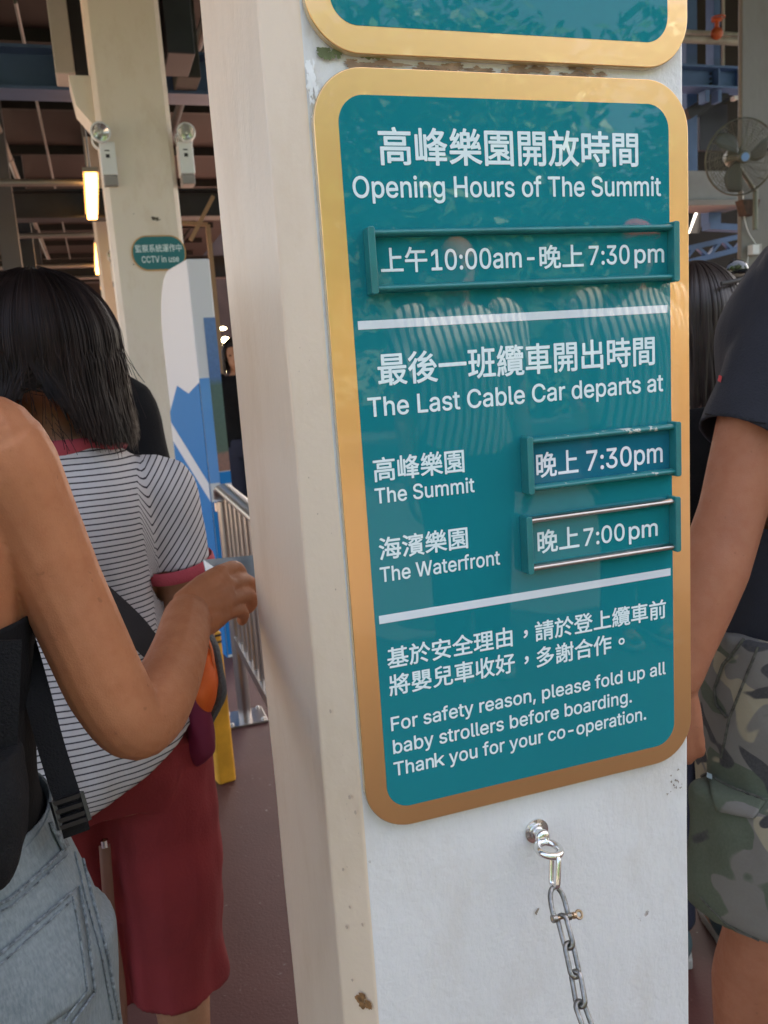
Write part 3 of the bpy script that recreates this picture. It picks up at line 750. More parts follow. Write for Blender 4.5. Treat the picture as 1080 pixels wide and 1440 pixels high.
letters('caption', CN, LETTER, [('CCTV in use', c.x - .100, c.x + .108, c.z - .052, c.z - .017, lambda x, z: Vector((x, CY - .0096, z)))])
# emergency lights
def emergency(u0, u1, v0, v1, hu, hv, hr, side, label, y=CY - .04, sc=1.):
    a, b_ = on_y(u0, v0, y), on_y(u1, v1, y); h = on_y(hu, hv, y - .03); ex = .016 * sc; a.x -= ex; b_.x += ex
    t = thing('emergency_light', ((a.x + b_.x) / 2, y, b_.z), label, 'emergency light', 'twin head emergency lights')
    bm = B(); box(bm, (a.x, y, b_.z), (b_.x, y + .13, a.z)); obj('battery_box', bm, WHITEP, t, False, .006)
    bm = B(); box(bm, (a.x + .004, y + .006, b_.z - .055 * sc), (b_.x - .004, y + .124, b_.z - .001)); obj('base', bm, GREYP, t, False, .006)
    bm = B(); box(bm, (a.x + (b_.x - a.x) * .35, y - .002, a.z - .085 * sc), (a.x + (b_.x - a.x) * .6, y - .0002, a.z - .066 * sc)); box(bm, (a.x + (b_.x - a.x) * .3, y - .002, a.z - .05 * sc), (a.x + (b_.x - a.x) * .62, y - .0002, a.z - .044 * sc)); obj('indicator', bm, BAND, t, False)
    for k, off in enumerate((0, .12)):
        M = Matrix.Translation(h + Vector((-.004 * k * side, off, -.012 * k))) @ Matrix.Rotation(R(90), 4, 'X') @ Matrix.Rotation(R(-10 * side), 4, 'Y')
        bm = B(); lathe(bm, [(.001, -.06), (hr * .55, -.055), (hr * .95, -.02), (hr, 0), (hr, .012), (hr * .88, .014), (hr * .86, .006)], M, 28, False); hd = obj('lamp_head', bm, WHITEP, t)
        bm = B(); lathe(bm, [(hr * .86, .004), (hr * .5, -.018), (hr * .16, -.030), (.001, -.030)], M, 24, False); obj('reflector', bm, LENS, hd)
        bm = B(); ball(bm, M @ Vector((0, 0, -.012)), (hr * .14,) * 3, 10, 8); obj('bulb', bm, mat('bulb_glass', (.8, .8, .78), rough=.2), hd)
    bm = B(); tube(bm, [Vector((h.x, y + .05, a.z - .01)), h + Vector((0, .03, -hr * .8))], .012, 8); obj('swivel', bm, WHITEP, t)
emergency(143, 162, 199, 246, 141, 186, .054, -1, 'twin lamp emergency light on the left flank of the CCTV column')
emergency(254, 271, 198, 244, 262, 186, .051, 1, 'twin lamp emergency light on the right flank of the CCTV column')
emergency(157, 167, 370, 395, 157, 358, .05, -1, 'small far emergency light above the dark hair on the farther column', 9.8)

# information kiosk
KN = Vector((.452, 4.06, 0)); KF = Vector((.357, 4.72, 0)); kd = (KF - KN); KD = kd.length; kd.normalize(); ks = Vector((kd.y, -kd.x, 0)); KT = .108; KH = 1.91
KIO = thing('information_kiosk', tuple(KN), 'tall white and blue rounded information stand with a mountain picture', 'kiosk')
def kp(s, z, t): return KN + kd * s + ks * t + Vector((0, 0, z))
prof = [(0, 0), (KD, 0), (KD, KH - .34)] + [(KD - .30 + .30 * math.cos(R(a)), KH - .34 + .34 * math.sin(R(a))) for a in range(8, 91, 8)] + [(0, KH)]
bm = B(); prism(bm, prof, lambda s, z, t: kp(s, z, t), 0, KT); obj('body', bm, KIOSK_W, KIO, True, .008)
KZ = lambda v, u=275: on_y(u, v, 4.06).z
bm = B(); z1 = KZ(548, 275); z2 = KZ(650, 283)
prism(bm, [(.002, 0), (KD - .002, 0), (KD - .002, z1 - .12), (KD * .66, z1 + .02), (KD * .33, z1 - .02), (.002, z1 + .03)], lambda s, z, t: kp(s, z, t), -.0025, -.0004); obj('side_blue', bm, KIOSK_B, KIO, False)
bm = B(); prism(bm, [(.003, KZ(705, 300)), (.003, KZ(680, 297)), (KD - .003, KZ(655, 270) + .18), (KD - .003, KZ(655, 270) + .08)], lambda s, z, t: kp(s, z, t), -.0045, -.0028); obj('side_band', bm, KIOSK_W, KIO, False)
def kface(name, t0, t1, za, zb, mt, d=.002):
    bm = B(); prism(bm, [(t0, za), (t1, za), (t1, zb), (t0, zb)], lambda t, z, e: kp(-e, z, t), .0004, d); return obj(name, bm, mt, KIO, False)
kface('edge_blue', .002, KT * .46, KZ(680, 297), KZ(532, 283), mat('light_blue_edge', (.10, .33, .70), rough=.3, coat=.3))
kface('lower_blue', .002, KT - .002, .02, KZ(706, 300), KIOSK_B)
kface('poster_base_blue', KT * .47, KT - .002, KZ(682, 300), KZ(664, 310), KIOSK_B)
def make_poster():
    M = mat('mountain_poster', (.1, .2, .4), rough=.3, coat=.3); n, l, p = nodes(M)
    g = n.new('ShaderNodeNewGeometry'); sx = n.new('ShaderNodeSeparateXYZ'); l.new(g.outputs['Position'], sx.inputs[0])
    nz = tex(n, l, 'Noise', 9, 5); zz = math_(n, l, 'ADD', sx.outputs[2], math_(n, l, 'MULTIPLY', math_(n, l, 'SUBTRACT', nz, .5), .12))
    zt, zb = KZ(446, 300), KZ(663, 310); f = math_(n, l, 'DIVIDE', math_(n, l, 'SUBTRACT', zz, zb), zt - zb)
    c = ramp(n, l, f, [(0., (.38, .16, .12)), (.11, (.36, .17, .13)), (.14, (.10, .16, .12)), (.55, (.09, .17, .16)), (.60, (.09, .20, .48)), (.98, (.13, .26, .56))])
    v = tex(n, l, 'Noise', 60, 5); c = mixc(n, l, math_(n, l, 'MULTIPLY', v, .5), c, (.03, .06, .06)); l.new(c, p.inputs['Base Color']); return M
kface('mountain_poster', KT * .47, KT - .002, KZ(663, 310), KZ(446, 300), make_poster())
# railing
rx, ry = .408, 3.27
RAIL = thing('railing', (rx, ry, 0), 'stainless steel railing with upright bars behind the sign pillar', 'railing')
bm = B(); tube(bm, [(rx, ry, .008), (rx, ry, .90)], .026, 20); po = obj('post', bm, STEEL, RAIL)
bm = B(); box(bm, (rx - .08, ry - .08, .005), (rx + .08, ry + .08, .014)); bp_ = obj('base_plate', bm, STEEL, po, False, .002)
for sx in (-1, 1):
    for sy in (-1, 1): bm = B(); lathe(bm, [(.009, 0), (.009, .006), (.006, .011), (.001, .012)], Matrix.Translation((rx + sx * .062, ry + sy * .062, .0142)), 8, False); obj('bolt', bm, STEEL, po)
bm = B(); tube(bm, catmull([(rx, ry + .02, .86), (rx, ry + .015, .93), (rx, ry - .06, .955), (rx, ry - .3, .955), (rx, 1.15, .955)], 6), .033, 16, flat=.018, side=(0, 0, 1)); obj('handrail', bm, STEEL, RAIL)
bm = B(); bar(bm, (rx, ry, .34), (rx, 1.15, .34), .03, .04); obj('lower_rail', bm, STEEL, RAIL, False)
k = 0
while ry - .11 * (k + 1) > 1.2:
    y = ry - .11 * (k + 1); bm = B(); tube(bm, [(rx, y, .361), (rx, y, .94)], .009, 10); obj('bar', bm, STEEL, RAIL); k += 1
bm = B(); tube(bm, [(rx, 1.17, .008), (rx, 1.17, .93)], .026, 20); obj('post', bm, STEEL, RAIL)
# bollard
BO = thing('bollard', (.258, 2.78, 0), 'slim yellow bollard with two black bands beside the railing', 'bollard')
bm = B(); M = Matrix.Translation((.258, 2.78, .005)) @ Matrix.Rotation(R(12), 4, 'Z'); h_ = .535
prism(bm, rrect(-.032, .032, -.028, .028, .012, 5), lambda a, b, t: M @ Vector((a, b, t)), 0, h_); obj('post', bm, YELLOW, BO, True, .006)
for z in (.497, .520):
    bm = B(); prism(bm, rrect(-.0335, .0335, -.0295, .0295, .013, 5), lambda a, b, t: M @ Vector((a, b, t)), z, z + .007); obj('band', bm, BAND, BO, False)

# ---- right side: column, fan, blue steelwork
RX0 = on_y(1043, 200, 5.2).x
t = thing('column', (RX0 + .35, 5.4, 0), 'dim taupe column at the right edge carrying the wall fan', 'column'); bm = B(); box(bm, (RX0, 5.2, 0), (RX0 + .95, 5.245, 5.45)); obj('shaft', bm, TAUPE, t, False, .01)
fc = on_y(1042, 221, 4.82); FR = .235
FAN = thing('wall_fan', tuple(fc), 'olive grey wall fan in a wire cage on the taupe column', 'fan')
fz = (Vector((-.30, -.93, -.20))).normalized(); fx = Vector((0, 0, 1)).cross(fz).normalized(); fy = fz.cross(fx); F3 = Matrix(((fx.x, fy.x, fz.x), (fx.y, fy.y, fz.y), (fx.z, fy.z, fz.z)))
F4 = Matrix.Translation(fc) @ F3.to_4x4()
bm = B()
for k in range(15):
    q = (k + 1.6) / 15.8; rr = FR * q; dz = .055 * math.sqrt(max(0, 1 - q ** 2.4))
    torus(bm, F4 @ Vector((0, 0, dz)), rr, .0016, F3, 48, 5); torus(bm, F4 @ Vector((0, 0, -dz * 1.3)), rr, .0016, F3, 48, 5)
torus(bm, fc, FR, .0055, F3, 56, 8)
for k in range(24):
    a = 2 * math.pi * k / 24
    for sg in (1, -1.3):
        tube(bm, [F4 @ Vector((FR * q * math.cos(a + .35 * q), FR * q * math.sin(a + .35 * q), sg * .055 * math.sqrt(max(0, 1 - q ** 2.4)))) for q in (.15, .4, .6, .8, .93, 1)], .0016, 5)
obj('cage', bm, FANM, FAN)
bm = B(); lathe(bm, [(.001, .068), (.030, .066), (.038, .060), (.040, .045)], F4, 24, False); obj('badge_rim', bm, FANM, FAN)
bm = B(); lathe(bm, [(.001, .0705), (.026, .0695), (.027, .066)], F4, 24, False); obj('badge', bm, FAN_BADGE, FAN)
for k in range(3):
    bm = B(); g = []
    for i in range(9):
        q = .03 + (FR - .05) * i / 8; wv = .45 * math.sin(math.pi * (.22 + .68 * i / 8)); row = []
        for j in range(5):
            a = 2 * math.pi * k / 3 + (j / 4 - .5) * 2 * wv + .4 * i / 8; row.append(bm.verts.new(F4 @ Vector((q * math.cos(a), q * math.sin(a), .020 * (j / 4 - .5) * 2 - .005))))
        g.append(row)
    for A, D in zip(g, g[1:]):
        for j in range(4): bm.faces.new((A[j], A[j + 1], D[j + 1], D[j]))
    solid(obj('blade', bm, FAN_BLADE, FAN), .002)
bm = B(); lathe(bm, [(.001, -.17), (.05, -.165), (.062, -.14), (.062, -.075), (.05, -.05), (.03, -.03), (.03, .02), (.001, .03)], F4, 24, False); obj('motor', bm, FANM, FAN)
pp = on_y(1062, 290, 5.08); bm = B(); tube(bm, [pp + Vector((0, 0, .12)), pp + Vector((0, 0, -.16))], .018, 12); tube(bm, [pp + Vector((0, 0, .10)), F4 @ Vector((0, 0, -.13))], .016, 10); obj('arm', bm, FANM, FAN)
bm = B(); prism(bm, [(pp.x - .075, pp.z + .055), (pp.x + .085, pp.z + .055), (pp.x + .05, pp.z - .05), (pp.x - .04, pp.z - .05)], lambda a, b, t_: Vector((a, t_, b)), 5.12, 5.198); obj('wall_bracket', bm, RUSTY, FAN, False, .003)
# socket and cable
p = on_y(1058, 352, 5.19); SO = thing('socket_box', tuple(p), 'white socket box on the taupe column below the fan', 'socket'); bm = B(); box(bm, (p.x - .04, 5.14, p.z - .035), (p.x + .02, 5.198, p.z + .035)); obj('box', bm, WHITEP, SO, False, .004)
bm = B(); box(bm, (p.x + .021, 5.15, p.z - .03), (p.x + .05, 5.197, p.z + .04)); obj('switch', bm, LIGHTGREY, SO, False, .004)
bm = B(); tube(bm, catmull([on_y(1045, 268, 5.185), on_y(1046, 300, 5.185), on_y(1052, 325, 5.185), on_y(1063, 343, 5.185)], 6), .004, 6); tube(bm, catmull([on_y(1052, 360, 5.185), on_y(1050, 380, 5.185), on_y(1047, 420, 5.185)], 6), .004, 6)
setp(obj('fan_cable', bm, WHITEP), 'thin pale cable looping from the fan to the socket box', 'cable')
# high roof on the right and the steelwork seen past the pillar
bm = B(); box(bm, (2.4, .1, 5.5), (11.5, 10.5, 5.65)); setp(obj('high_roof', bm, DARK_STEEL, None, False), 'dark high roof over the station on the right', 'roof')
bm = B(); box(bm, (2.3, .1, 3.96), (2.38, 24, 5.6)); setp(obj('roof_fascia', bm, DARK_STEEL, None, False), 'dark upright fascia between the low ceiling and the high roof', 'fascia')
YB = 7.2
def qbox(bm, u0, v0, u1, v1, y, dp):
    a, b_ = on_y(u0, v0, y), on_y(u1, v1, y); box(bm, (min(a.x, b_.x), y, min(a.z, b_.z)), (max(a.x, b_.x), y + dp, max(a.z, b_.z)))
def sec(name, spec, y, dp, mt, label, cat):
    bm = B()
    for q in spec: qbox(bm, *q, y, dp)
    return setp(obj(name, bm, mt, None, False, .004), label, cat)
z_ = lambda v: on_y(1005, v, YB).z
BM = ibeam('steel_beam', YB, z_(128), z_(97), 4.4, 8.2, BLUE_STEEL, 'pale blue I beam with stiffener plates right of the sign pillar', .10)
for u in (1003, 1034):
    p = on_y(u, 112, YB); bm = B(); box(bm, (p.x - .008, YB - .085, z_(128) + .02), (p.x + .008, YB - .001, z_(97) - .021)); obj('stiffener', bm, BLUE_STEEL, BM, False)
for i in range(4):
    bm = B(); p = on_y(999, 104 + i * 7, YB - .006); lathe(bm, [(.014, 0), (.014, .01), (.001, .012)], Matrix.Translation(p) @ Matrix.Rotation(R(90), 4, 'X'), 8, False); obj('bolt', bm, DARK_STEEL, BM)
def post(u0, u1, y, z0, z1, mt, label):
    a, b_ = on_y(u0, 180, y), on_y(u1, 180, y); bm = B(); box(bm, (a.x, y, z0), (b_.x, y + .12, z1)); setp(obj('steel_post', bm, mt, None, False, .005), label, 'post')
post(966, 981, YB + .2, 2.9, 5.5, BLUE_STEEL, 'blue grey steel post close beside the sign pillar edge')
post(1004, 1013, YB + .25, z_(97), 5.5, BLUE_STEEL, 'narrow blue steel post standing on the pale blue beam')
bm = B(); p = on_y(1017, 50, YB + .1); tube(bm, [(p.x, YB + .1, z_(97)), (p.x, YB + .1, 5.5)], .014, 8); setp(obj('vertical_pipe', bm, LIGHTGREY), 'thin pale pipe rising beside the narrow blue post', 'pipe')
bm = B(); a, b_ = on_y(960, 55, YB - .1), on_y(1050, 59, YB - .1); tube(bm, [a - Vector((.6, 0, 0)), b_ + Vector((.6, 0, 0))], .035, 12); tube(bm, [a + Vector((-.6, .1, .10)), b_ + Vector((.6, .1, .10))], .022, 10); setp(obj('horizontal_pipe', bm, mat('pale_rusty_pipe', (.34, .32, .28), rough=.6, var=.3)), 'pair of pale pipes crossing above the pale blue beam', 'pipe')
VA = on_y(1008, 47, YB - .15); VT = thing('pipe_valve', tuple(VA), 'orange red valve on the pipes above the pale blue beam', 'valve')
bm = B(); ball(bm, VA, (.06, .05, .055)); lathe(bm, [(.02, 0), (.02, .10), (.05, .11), (.05, .125), (.001, .125)], Matrix.Translation(VA), 14, False); obj('valve_body', bm, VALVE, VT)
bm = B(); torus(bm, VA + Vector((0, -.02, .13)), .055, .008, None, 24, 6); obj('hand_wheel', bm, VALVE, VT)
sec('dark_panel', [(984, 146, 1023, 212)], YB + .5, .06, mat('blue_black_panel', (.018, .022, .036), rough=.5), 'blue black panel below the pale blue beam', 'panel')
bm = B(); bar(bm, on_y(964, 162, YB + .1), on_y(1018, 130, YB + .1), .1, .10); bar(bm, on_y(975, 167, YB + .3), on_y(1030, 136, YB + .3), .03, .03); setp(obj('slanted_brace', bm, DARK_STEEL, None, False), 'dark slanted brace under the pale blue beam', 'brace')
sec('hanging_channel', [(992, 126, 998, 143)], YB - .1, .1, BLUE_STEEL, 'left one of two small channels hanging under the pale blue beam', 'bracket')
sec('hanging_channel', [(1010, 126, 1015, 143)], YB - .1, .1, BLUE_STEEL, 'right one of two small channels hanging under the pale blue beam', 'bracket')
sec('white_junction_box', [(1033, 134, 1038, 140)], YB - .15, .06, WHITEP, 'tiny white junction box under the pale blue beam', 'junction box')
sec('grey_wall_beam', [(955, 240, 1060, 281)], YB - .3, .3, CREAMWALL, 'plain grey concrete beam below the fan cage', 'beam')
sec('beam_soffit', [(955, 281, 1060, 288)], YB - .36, .4, GREYP, 'thin dark lip under the grey concrete beam', 'lip')
sec('blue_hanger', [(997, 291, 1014, 316)], YB, .12, BLUE_STEEL, 'short blue steel hanger below the grey concrete beam', 'hanger')
bm = B(); bar(bm, on_y(993, 319, YB - .05), on_y(1050, 322, YB - .05), .12, .06); setp(obj('blue_ledge', bm, BLUE_STEEL, None, False), 'blue ledge carried by the short blue hanger', 'ledge')
TR = thing('slanted_truss', tuple(on_y(1000, 350, YB)), 'blue lattice truss sloping up to the right above the hair', 'truss')
for (a, b_) in (((955, 352), (1060, 328)), ((955, 372), (1060, 345))):
    bm = B(); bar(bm, on_y(*a, YB + .3), on_y(*b_, YB + .3), .08, .05); obj('chord', bm, BLUE_STEEL, TR, False)
for k in range(6):
    u = 960 + k * 18; bm = B(); bar(bm, on_y(u, 350 - k * 4 if k % 2 else 368 - k * 4, YB + .3), on_y(u + 18, 366 - k * 4 if k % 2 else 346 - k * 4, YB + .3), .05, .03); obj('lattice', bm, BLUE_STEEL, TR, False)
bm = B()
for k in range(5): bar(bm, on_y(1008 + k * 5, 396 + k * 3, YB + .1), on_y(1034 + k * 5, 364 + k * 3, YB + .1), .02, .03)
setp(obj('stair_stringer', bm, DARK_STEEL, None, False), 'dark slanting stair rails just above the dark hair', 'stairs')
# dark station wall behind the steel, with slanting daylight slots
def wallq(name, quads, y, mt, label):
    bm = B()
    for q in quads: prism(bm, [(on_y(u, v, y).x, on_y(u, v, y).z) for u, v in q], lambda a, b, t_: Vector((a, t_, b)), y, y + .2)
    return setp(obj(name, bm, mt, None, False), label, 'wall')
SW = mat('dark_station_wall', (.018, .014, .012), rough=.8, var=.3, vscale=2)
wallq('station_wall', [[(900, -60), (1130, -60), (1130, 287), (900, 287)], [(900, 328), (1130, 328), (1130, 560), (900, 560)],
    [(900, 287), (981, 287), (968, 328), (900, 328)], [(999, 287), (1130, 287), (1130, 328), (983, 328)]], 9.2, SW, 'dark brown station wall with a slanting daylight slot')
# things glimpsed between the kiosk and the pillar
bm = B()
for k, (u, v) in enumerate(((313, 462), (317, 478), (315, 492), (320, 505), (314, 520))): p = on_y(u, v, 11); ball(bm, p, (.05, .03, .02 + .02 * (k % 3)), 8, 6)
setp(obj('glitter_display', bm, mat('bright_lamps', (1, .95, .7), emit=(1, .9, .6), es=5)), 'cluster of small bright lamps seen past the kiosk edge', 'lamps')

# pipes and cable runs under the ceiling
for k, (x, z, r_, y0, y1, lb) in enumerate(((-.55, 3.62, .03, 2.5, 22, 'thick pale pipe running down the hall left of the lamps'), (-.78, 3.70, .02, 2.5, 22, 'thin pale pipe beside the thick one under the ceiling'), (-1.5, 3.55, .05, 3, 22, 'fat dark pipe along the left of the hall ceiling'), (.95, 3.66, .035, 5.5, 22, 'dark pipe along the hall ceiling right of the CCTV column'), (-.2, 3.78, .012, 6.2, 22, 'thin conduit close under the ceiling boards'))):
    bm = B(); tube(bm, [(x, y0, z), (x, y1, z)], r_, 10)
    for q in range(int((y1 - y0) / 3)): lathe(bm, [(r_ * 1.25, -.03), (r_ * 1.25, .03)], Matrix.Translation((x, y0 + 1 + q * 3, z)) @ Matrix.Rotation(R(90), 4, 'X'), 10)
    setp(obj('ceiling_pipe', bm, [CONDUIT, CONDUIT, DARK_STEEL, DARK_STEEL, CONDUIT][k]), lb, 'pipe', 'pipes under the ceiling')
for k, (x, y) in enumerate(((-.9, 7.6), (-1.55, 11.2), (-.6, 13.5))):
    bm = B(); bar(bm, (x, y, 0), (x, y, 3.9), .12, .12); setp(obj('steel_post', bm, DARK_STEEL, None, False), ('nearest of the thin dark posts among the lamps', 'thin dark post farther left among the lamps', 'farthest thin dark post near the lamp row')[k], 'post')
# ================================================================ people
def V3(*a): return Vector(a)
def rig(x, y, face, H, male=False):
    """standing skeleton: face = heading in degrees (0 looks along +Y), r = the person's right"""
    a = R(face); f = V3(math.sin(a), math.cos(a), 0); r = V3(math.cos(a), -math.sin(a), 0); o = V3(x, y, 0); s = H / 1.65
    J = dict(o=o, f=f, r=r, H=H, s=s, male=male)
    sw = (.185 if male else .160) * s; hw = .088 * s
    def P(h, rr=0, ff=0): return o + V3(0, 0, h * H) + r * rr + f * ff
    J['P'] = P
    J['head'] = P(.932, 0, .012); J['neck'] = P(.845, 0, -.015)
    for k, sg in (('R', 1), ('L', -1)):
        J['sh' + k] = P(.812, sg * sw, -.005); J['el' + k] = P(.632, sg * (sw + .035 * s), -.02); J['wr' + k] = P(.488, sg * (sw + .045 * s), .04)
        J['hip' + k] = P(.515, sg * hw); J['kn' + k] = P(.285, sg * hw * .95, .015); J['an' + k] = P(.05, sg * hw * .92, -.02)
    return J
def torso_rings(J, g=0., lo=.47, hi=.86):
    s, r, f, P, m_ = J['s'], J['r'], J['f'], J['P'], J['male']; wk = J.get('wk', 1)
    T = [(.47, .145, .098, -.005), (.515, .168, .118, -.012), (.56, .155, .108, -.008), (.615, .128, .090, 0), (.68, .136, .098, .006), (.735, .150, .108, .010), (.785, .158, .098, .0), (.822, .118, .070, -.01), (.850, .062, .055, -.015), (.872, .052, .052, -.008)] if not m_ else \
        [(.47, .150, .105, -.005), (.515, .165, .120, -.010), (.56, .158, .115, 0), (.615, .152, .112, .008), (.68, .165, .118, .008), (.735, .180, .122, .008), (.785, .186, .108, 0), (.822, .135, .078, -.01), (.850, .072, .064, -.015), (.872, .060, .060, -.008)]
    return [(P(h, 0, q), r, f, a * s * (wk if h > .58 else J.get('hk', 1)) + g, b * s + g) for h, a, b, q in T if lo <= h <= hi]
def hand(bm, wrist, d, palm_n, side, s=1., curl=.35, thumb=True):
    """relaxed hand: palm block, four unequal bent fingers, thumb off the palm's side"""
    d = d.normalized(); n = (palm_n - d * palm_n.dot(d)).normalized(); w_ = d.cross(n) * side     # w_ points to the thumb side
    for k in range(4):
        u = (1.5 - k) * .0185 * s; L = (.088, .092, .088, .080)[k] * s; F = (.040, .045, .041, .032)[k] * s
        K = wrist + d * L + w_ * u; tube(bm, [wrist + w_ * u * .7, wrist + d * L * .55 + w_ * u * .95, K], [.0125 * s, .0135 * s, .0105 * s], 10)
        P = [K]; ang = curl * .5
        for seg in (F, F * .62, F * .5):
            P.append(P[-1] + (d * math.cos(ang) + n * math.sin(ang)) * seg); ang += curl
        Q = catmull(P, 4); tube(bm, Q, lerpl([.0098 * s, .0088 * s, .0080 * s, .0062 * s], len(Q)), 10); ball(bm, Q[-1], (.0064 * s,) * 3, 8, 6); ball(bm, K, (.0105 * s,) * 3, 8, 6)
    if thumb:
        P = [wrist + d * .018 * s + w_ * .020 * s, wrist + d * .045 * s + w_ * .042 * s + n * .008 * s, wrist + d * .072 * s + w_ * .050 * s + n * .022 * s, wrist + d * .094 * s + w_ * .046 * s + n * .030 * s]
        Q = catmull(P, 4); tube(bm, Q, lerpl([.014 * s, .0125 * s, .0105 * s, .0075 * s], len(Q)), 10); ball(bm, Q[-1], (.0078 * s,) * 3, 8, 6)
def head_bm(bm, J, turn=0., tilt=0.):
    c, s = J['head'], J['s']; a = R(turn); f = J['f'] * math.cos(a) + J['r'] * math.sin(a); r = J['r'] * math.cos(a) - J['f'] * math.sin(a); u = V3(0, 0, 1)
    M3 = Matrix(((r.x, f.x, u.x), (r.y, f.y, u.y), (r.z, f.z, u.z)))
    ball(bm, c + u * .018 * s - f * .008 * s, (.074 * s, .094 * s, .092 * s), 20, 14, M3)
    ball(bm, c - u * .045 * s + f * .026 * s, (.056 * s, .060 * s, .062 * s), 16, 12, M3)
    ball(bm, c - u * .092 * s + f * .060 * s, (.024 * s, .022 * s, .018 * s), 12, 8, M3)
    tube(bm, [c + u * .012 * s + f * .080 * s, c - u * .014 * s + f * .099 * s, c - u * .030 * s + f * .094 * s], [.009 * s, .013 * s, .015 * s], 10)
    ball(bm, c - u * .060 * s + f * .082 * s, (.024 * s, .010 * s, .006 * s), 10, 6, M3); ball(bm, c - u * .069 * s + f * .080 * s, (.021 * s, .010 * s, .007 * s), 10, 6, M3)
    ball(bm, c + u * .026 * s + f * .076 * s, (.056 * s, .018 * s, .014 * s), 12, 8, M3)
    for sg in (-1, 1): ball(bm, c - u * .012 * s + r * sg * .076 * s - f * .006 * s, (.010 * s, .020 * s, .031 * s), 10, 8, M3)
    tube(bm, [J['neck'] - V3(0, 0, .05), J['neck'], c - u * .05 * s - f * .01 * s], [.062 * s, .052 * s, .050 * s], 16)
    J['hf'], J['hr'] = f, r
def eyes(J, root):
    c, s, f, r = J['head'], J['s'], J['hf'], J['hr']
    for sg in (-1, 1):
        bm = B(); ball(bm, c + f * .081 * s + r * sg * .032 * s + V3(0, 0, .004), (.0115 * s, .009 * s, .006 * s), 12, 8); obj('eye', bm, mat('eye', (.06, .04, .03), rough=.1), root)
def body(root, J, skin, voxel=.006, armR=None, armL=None, handR=None, handL=None, legs=True, head=True, smooth=5):
    bm = B(); s = J['s']; m_ = 1.12 if J['male'] else 1.
    loft_s(bm, torso_rings(J))
    if head: head_bm(bm, J, J.get('turn', 0))
    for k, arm, hd in (('R', armR, handR), ('L', armL, handL)):
        if arm: limb(bm, arm[0], arm[1], 5, 18)
        else:
            a, e, w_ = J['sh' + k], J['el' + k], J['wr' + k]
            limb(bm, [a - J['r'] * (.02 if k == 'R' else -.02), a.lerp(e, .3), a.lerp(e, .72), e, e.lerp(w_, .3), e.lerp(w_, .7), w_], [q * s * m_ for q in (.052, .047, .040, .036, .037, .030, .025)], 4, 16)
        if hd == 'own': pass
        elif hd: hand(bm, *hd)
        else: hand(bm, J['wr' + k], (J['wr' + k] - J['el' + k]) + V3(0, 0, -.1), -J['r'] if k == 'R' else J['r'], 1 if k == 'R' else -1, s * m_)
        if legs:
            h, kn, an = J['hip' + k], J['kn' + k], J['an' + k]
            limb(bm, [h - V3(0, 0, .035), h.lerp(kn, .3), h.lerp(kn, .7), kn, kn.lerp(an, .25) - J['f'] * .012, kn.lerp(an, .65), an], [q * s * m_ for q in (.088, .080, .062, .053, .052, .040, .033)], 4, 16)
            tube(bm, [an - J['f'] * .03 - V3(0, 0, .03), an + J['f'] * .08 * s - V3(0, 0, .045), an + J['f'] * .16 * s - V3(0, 0, .055)], [.034 * s, .034 * s, .022 * s], 12, flat=[.036, .042, .04])
    for extra in J.get('extra', []): extra(bm)
    o = obj('body', remesh(bm, voxel, smooth), skin, root)
    if head: eyes(J, root)
    return o
def shoes(root, J, mt, sole):
    s = J['s']
    for k in 'RL':
        an, f = J['an' + k], J['f']; b0 = V3(an.x, an.y, .012)
        bm = B(); limb(bm, [b0 - f * .055 + V3(0, 0, .045), b0 + f * .02 + V3(0, 0, .045), b0 + f * .11 + V3(0, 0, .03), b0 + f * .18 + V3(0, 0, .022)], [.042 * s, .050 * s, .038 * s, .026 * s], 4, 14)
        sh = obj('shoe', remesh(bm, .006, 3), mt, root)
        bm = B(); r = J['r']; pl = [(-.085, .034), (-.05, .042), (.02, .040), (.09, .048), (.15, .042), (.195, .02)]
        pts_ = [b0 + f * q * s + r * w_ * s for q, w_ in pl] + [b0 + f * q * s - r * w_ * s for q, w_ in pl[::-1]]
        A = [bm.verts.new(V3(p.x, p.y, .0055)) for p in pts_]; D = [bm.verts.new(V3(p.x, p.y, .03)) for p in pts_]; n = len(A)
        bm.faces.new(A); bm.faces.new(D)
        for i in range(n): bm.faces.new((A[i], A[(i + 1) % n], D[(i + 1) % n], D[i]))
        obj('sole', bm, sole, sh, True, .004)
def garment(root, name, bm, mt, voxel=.006, disp=None, cuts=(), smooth=6, sv=None, th=.002):
    me = remesh(bm, voxel, smooth, disp=disp)
    if cuts: cut(me, cuts)
    if sv: attr(me, sv)
    return solid(obj(name, me, mt, root), th)
def trousers(root, name, J, mt, hem=.06, g=.012, top=.60, voxel=.007, wr=.006, legr=None):
    bm = B(); s = J['s']; m_ = 1.12 if J['male'] else 1.
    loft_s(bm, torso_rings(J, g, .47, top)); cuts = []
    tr = torso_rings(J, g, .47, top)[-1]; cuts.append((tr[0] - V3(0, 0, .006), V3(0, 0, 1), .3))
    for k in 'RL':
        h, kn, an = J['hip' + k], J['kn' + k], J['an' + k]; P = [h + V3(0, 0, .03), h.lerp(kn, .3), h.lerp(kn, .7), kn, kn.lerp(an, .4), an]
        rr = [q * s * m_ + g for q in (legr or (.090, .086, .070, .062, .056, .052))]
        z = hem * J['H']; Q = catmull(P, 6); rl = lerpl(rr, len(Q)); keep = [(p, a) for p, a in zip(Q, rl) if p.z > z]
        tube(bm, [p for p, a in keep], [a for p, a in keep], 18); e = keep[-1][0]; cuts.append((e + V3(0, 0, .008), V3(0, 0, -1), .16))
    return garment(root, name, bm, mt, voxel, wrinkle(wr, 9, (1, 1, .6), J['o'].x), cuts)
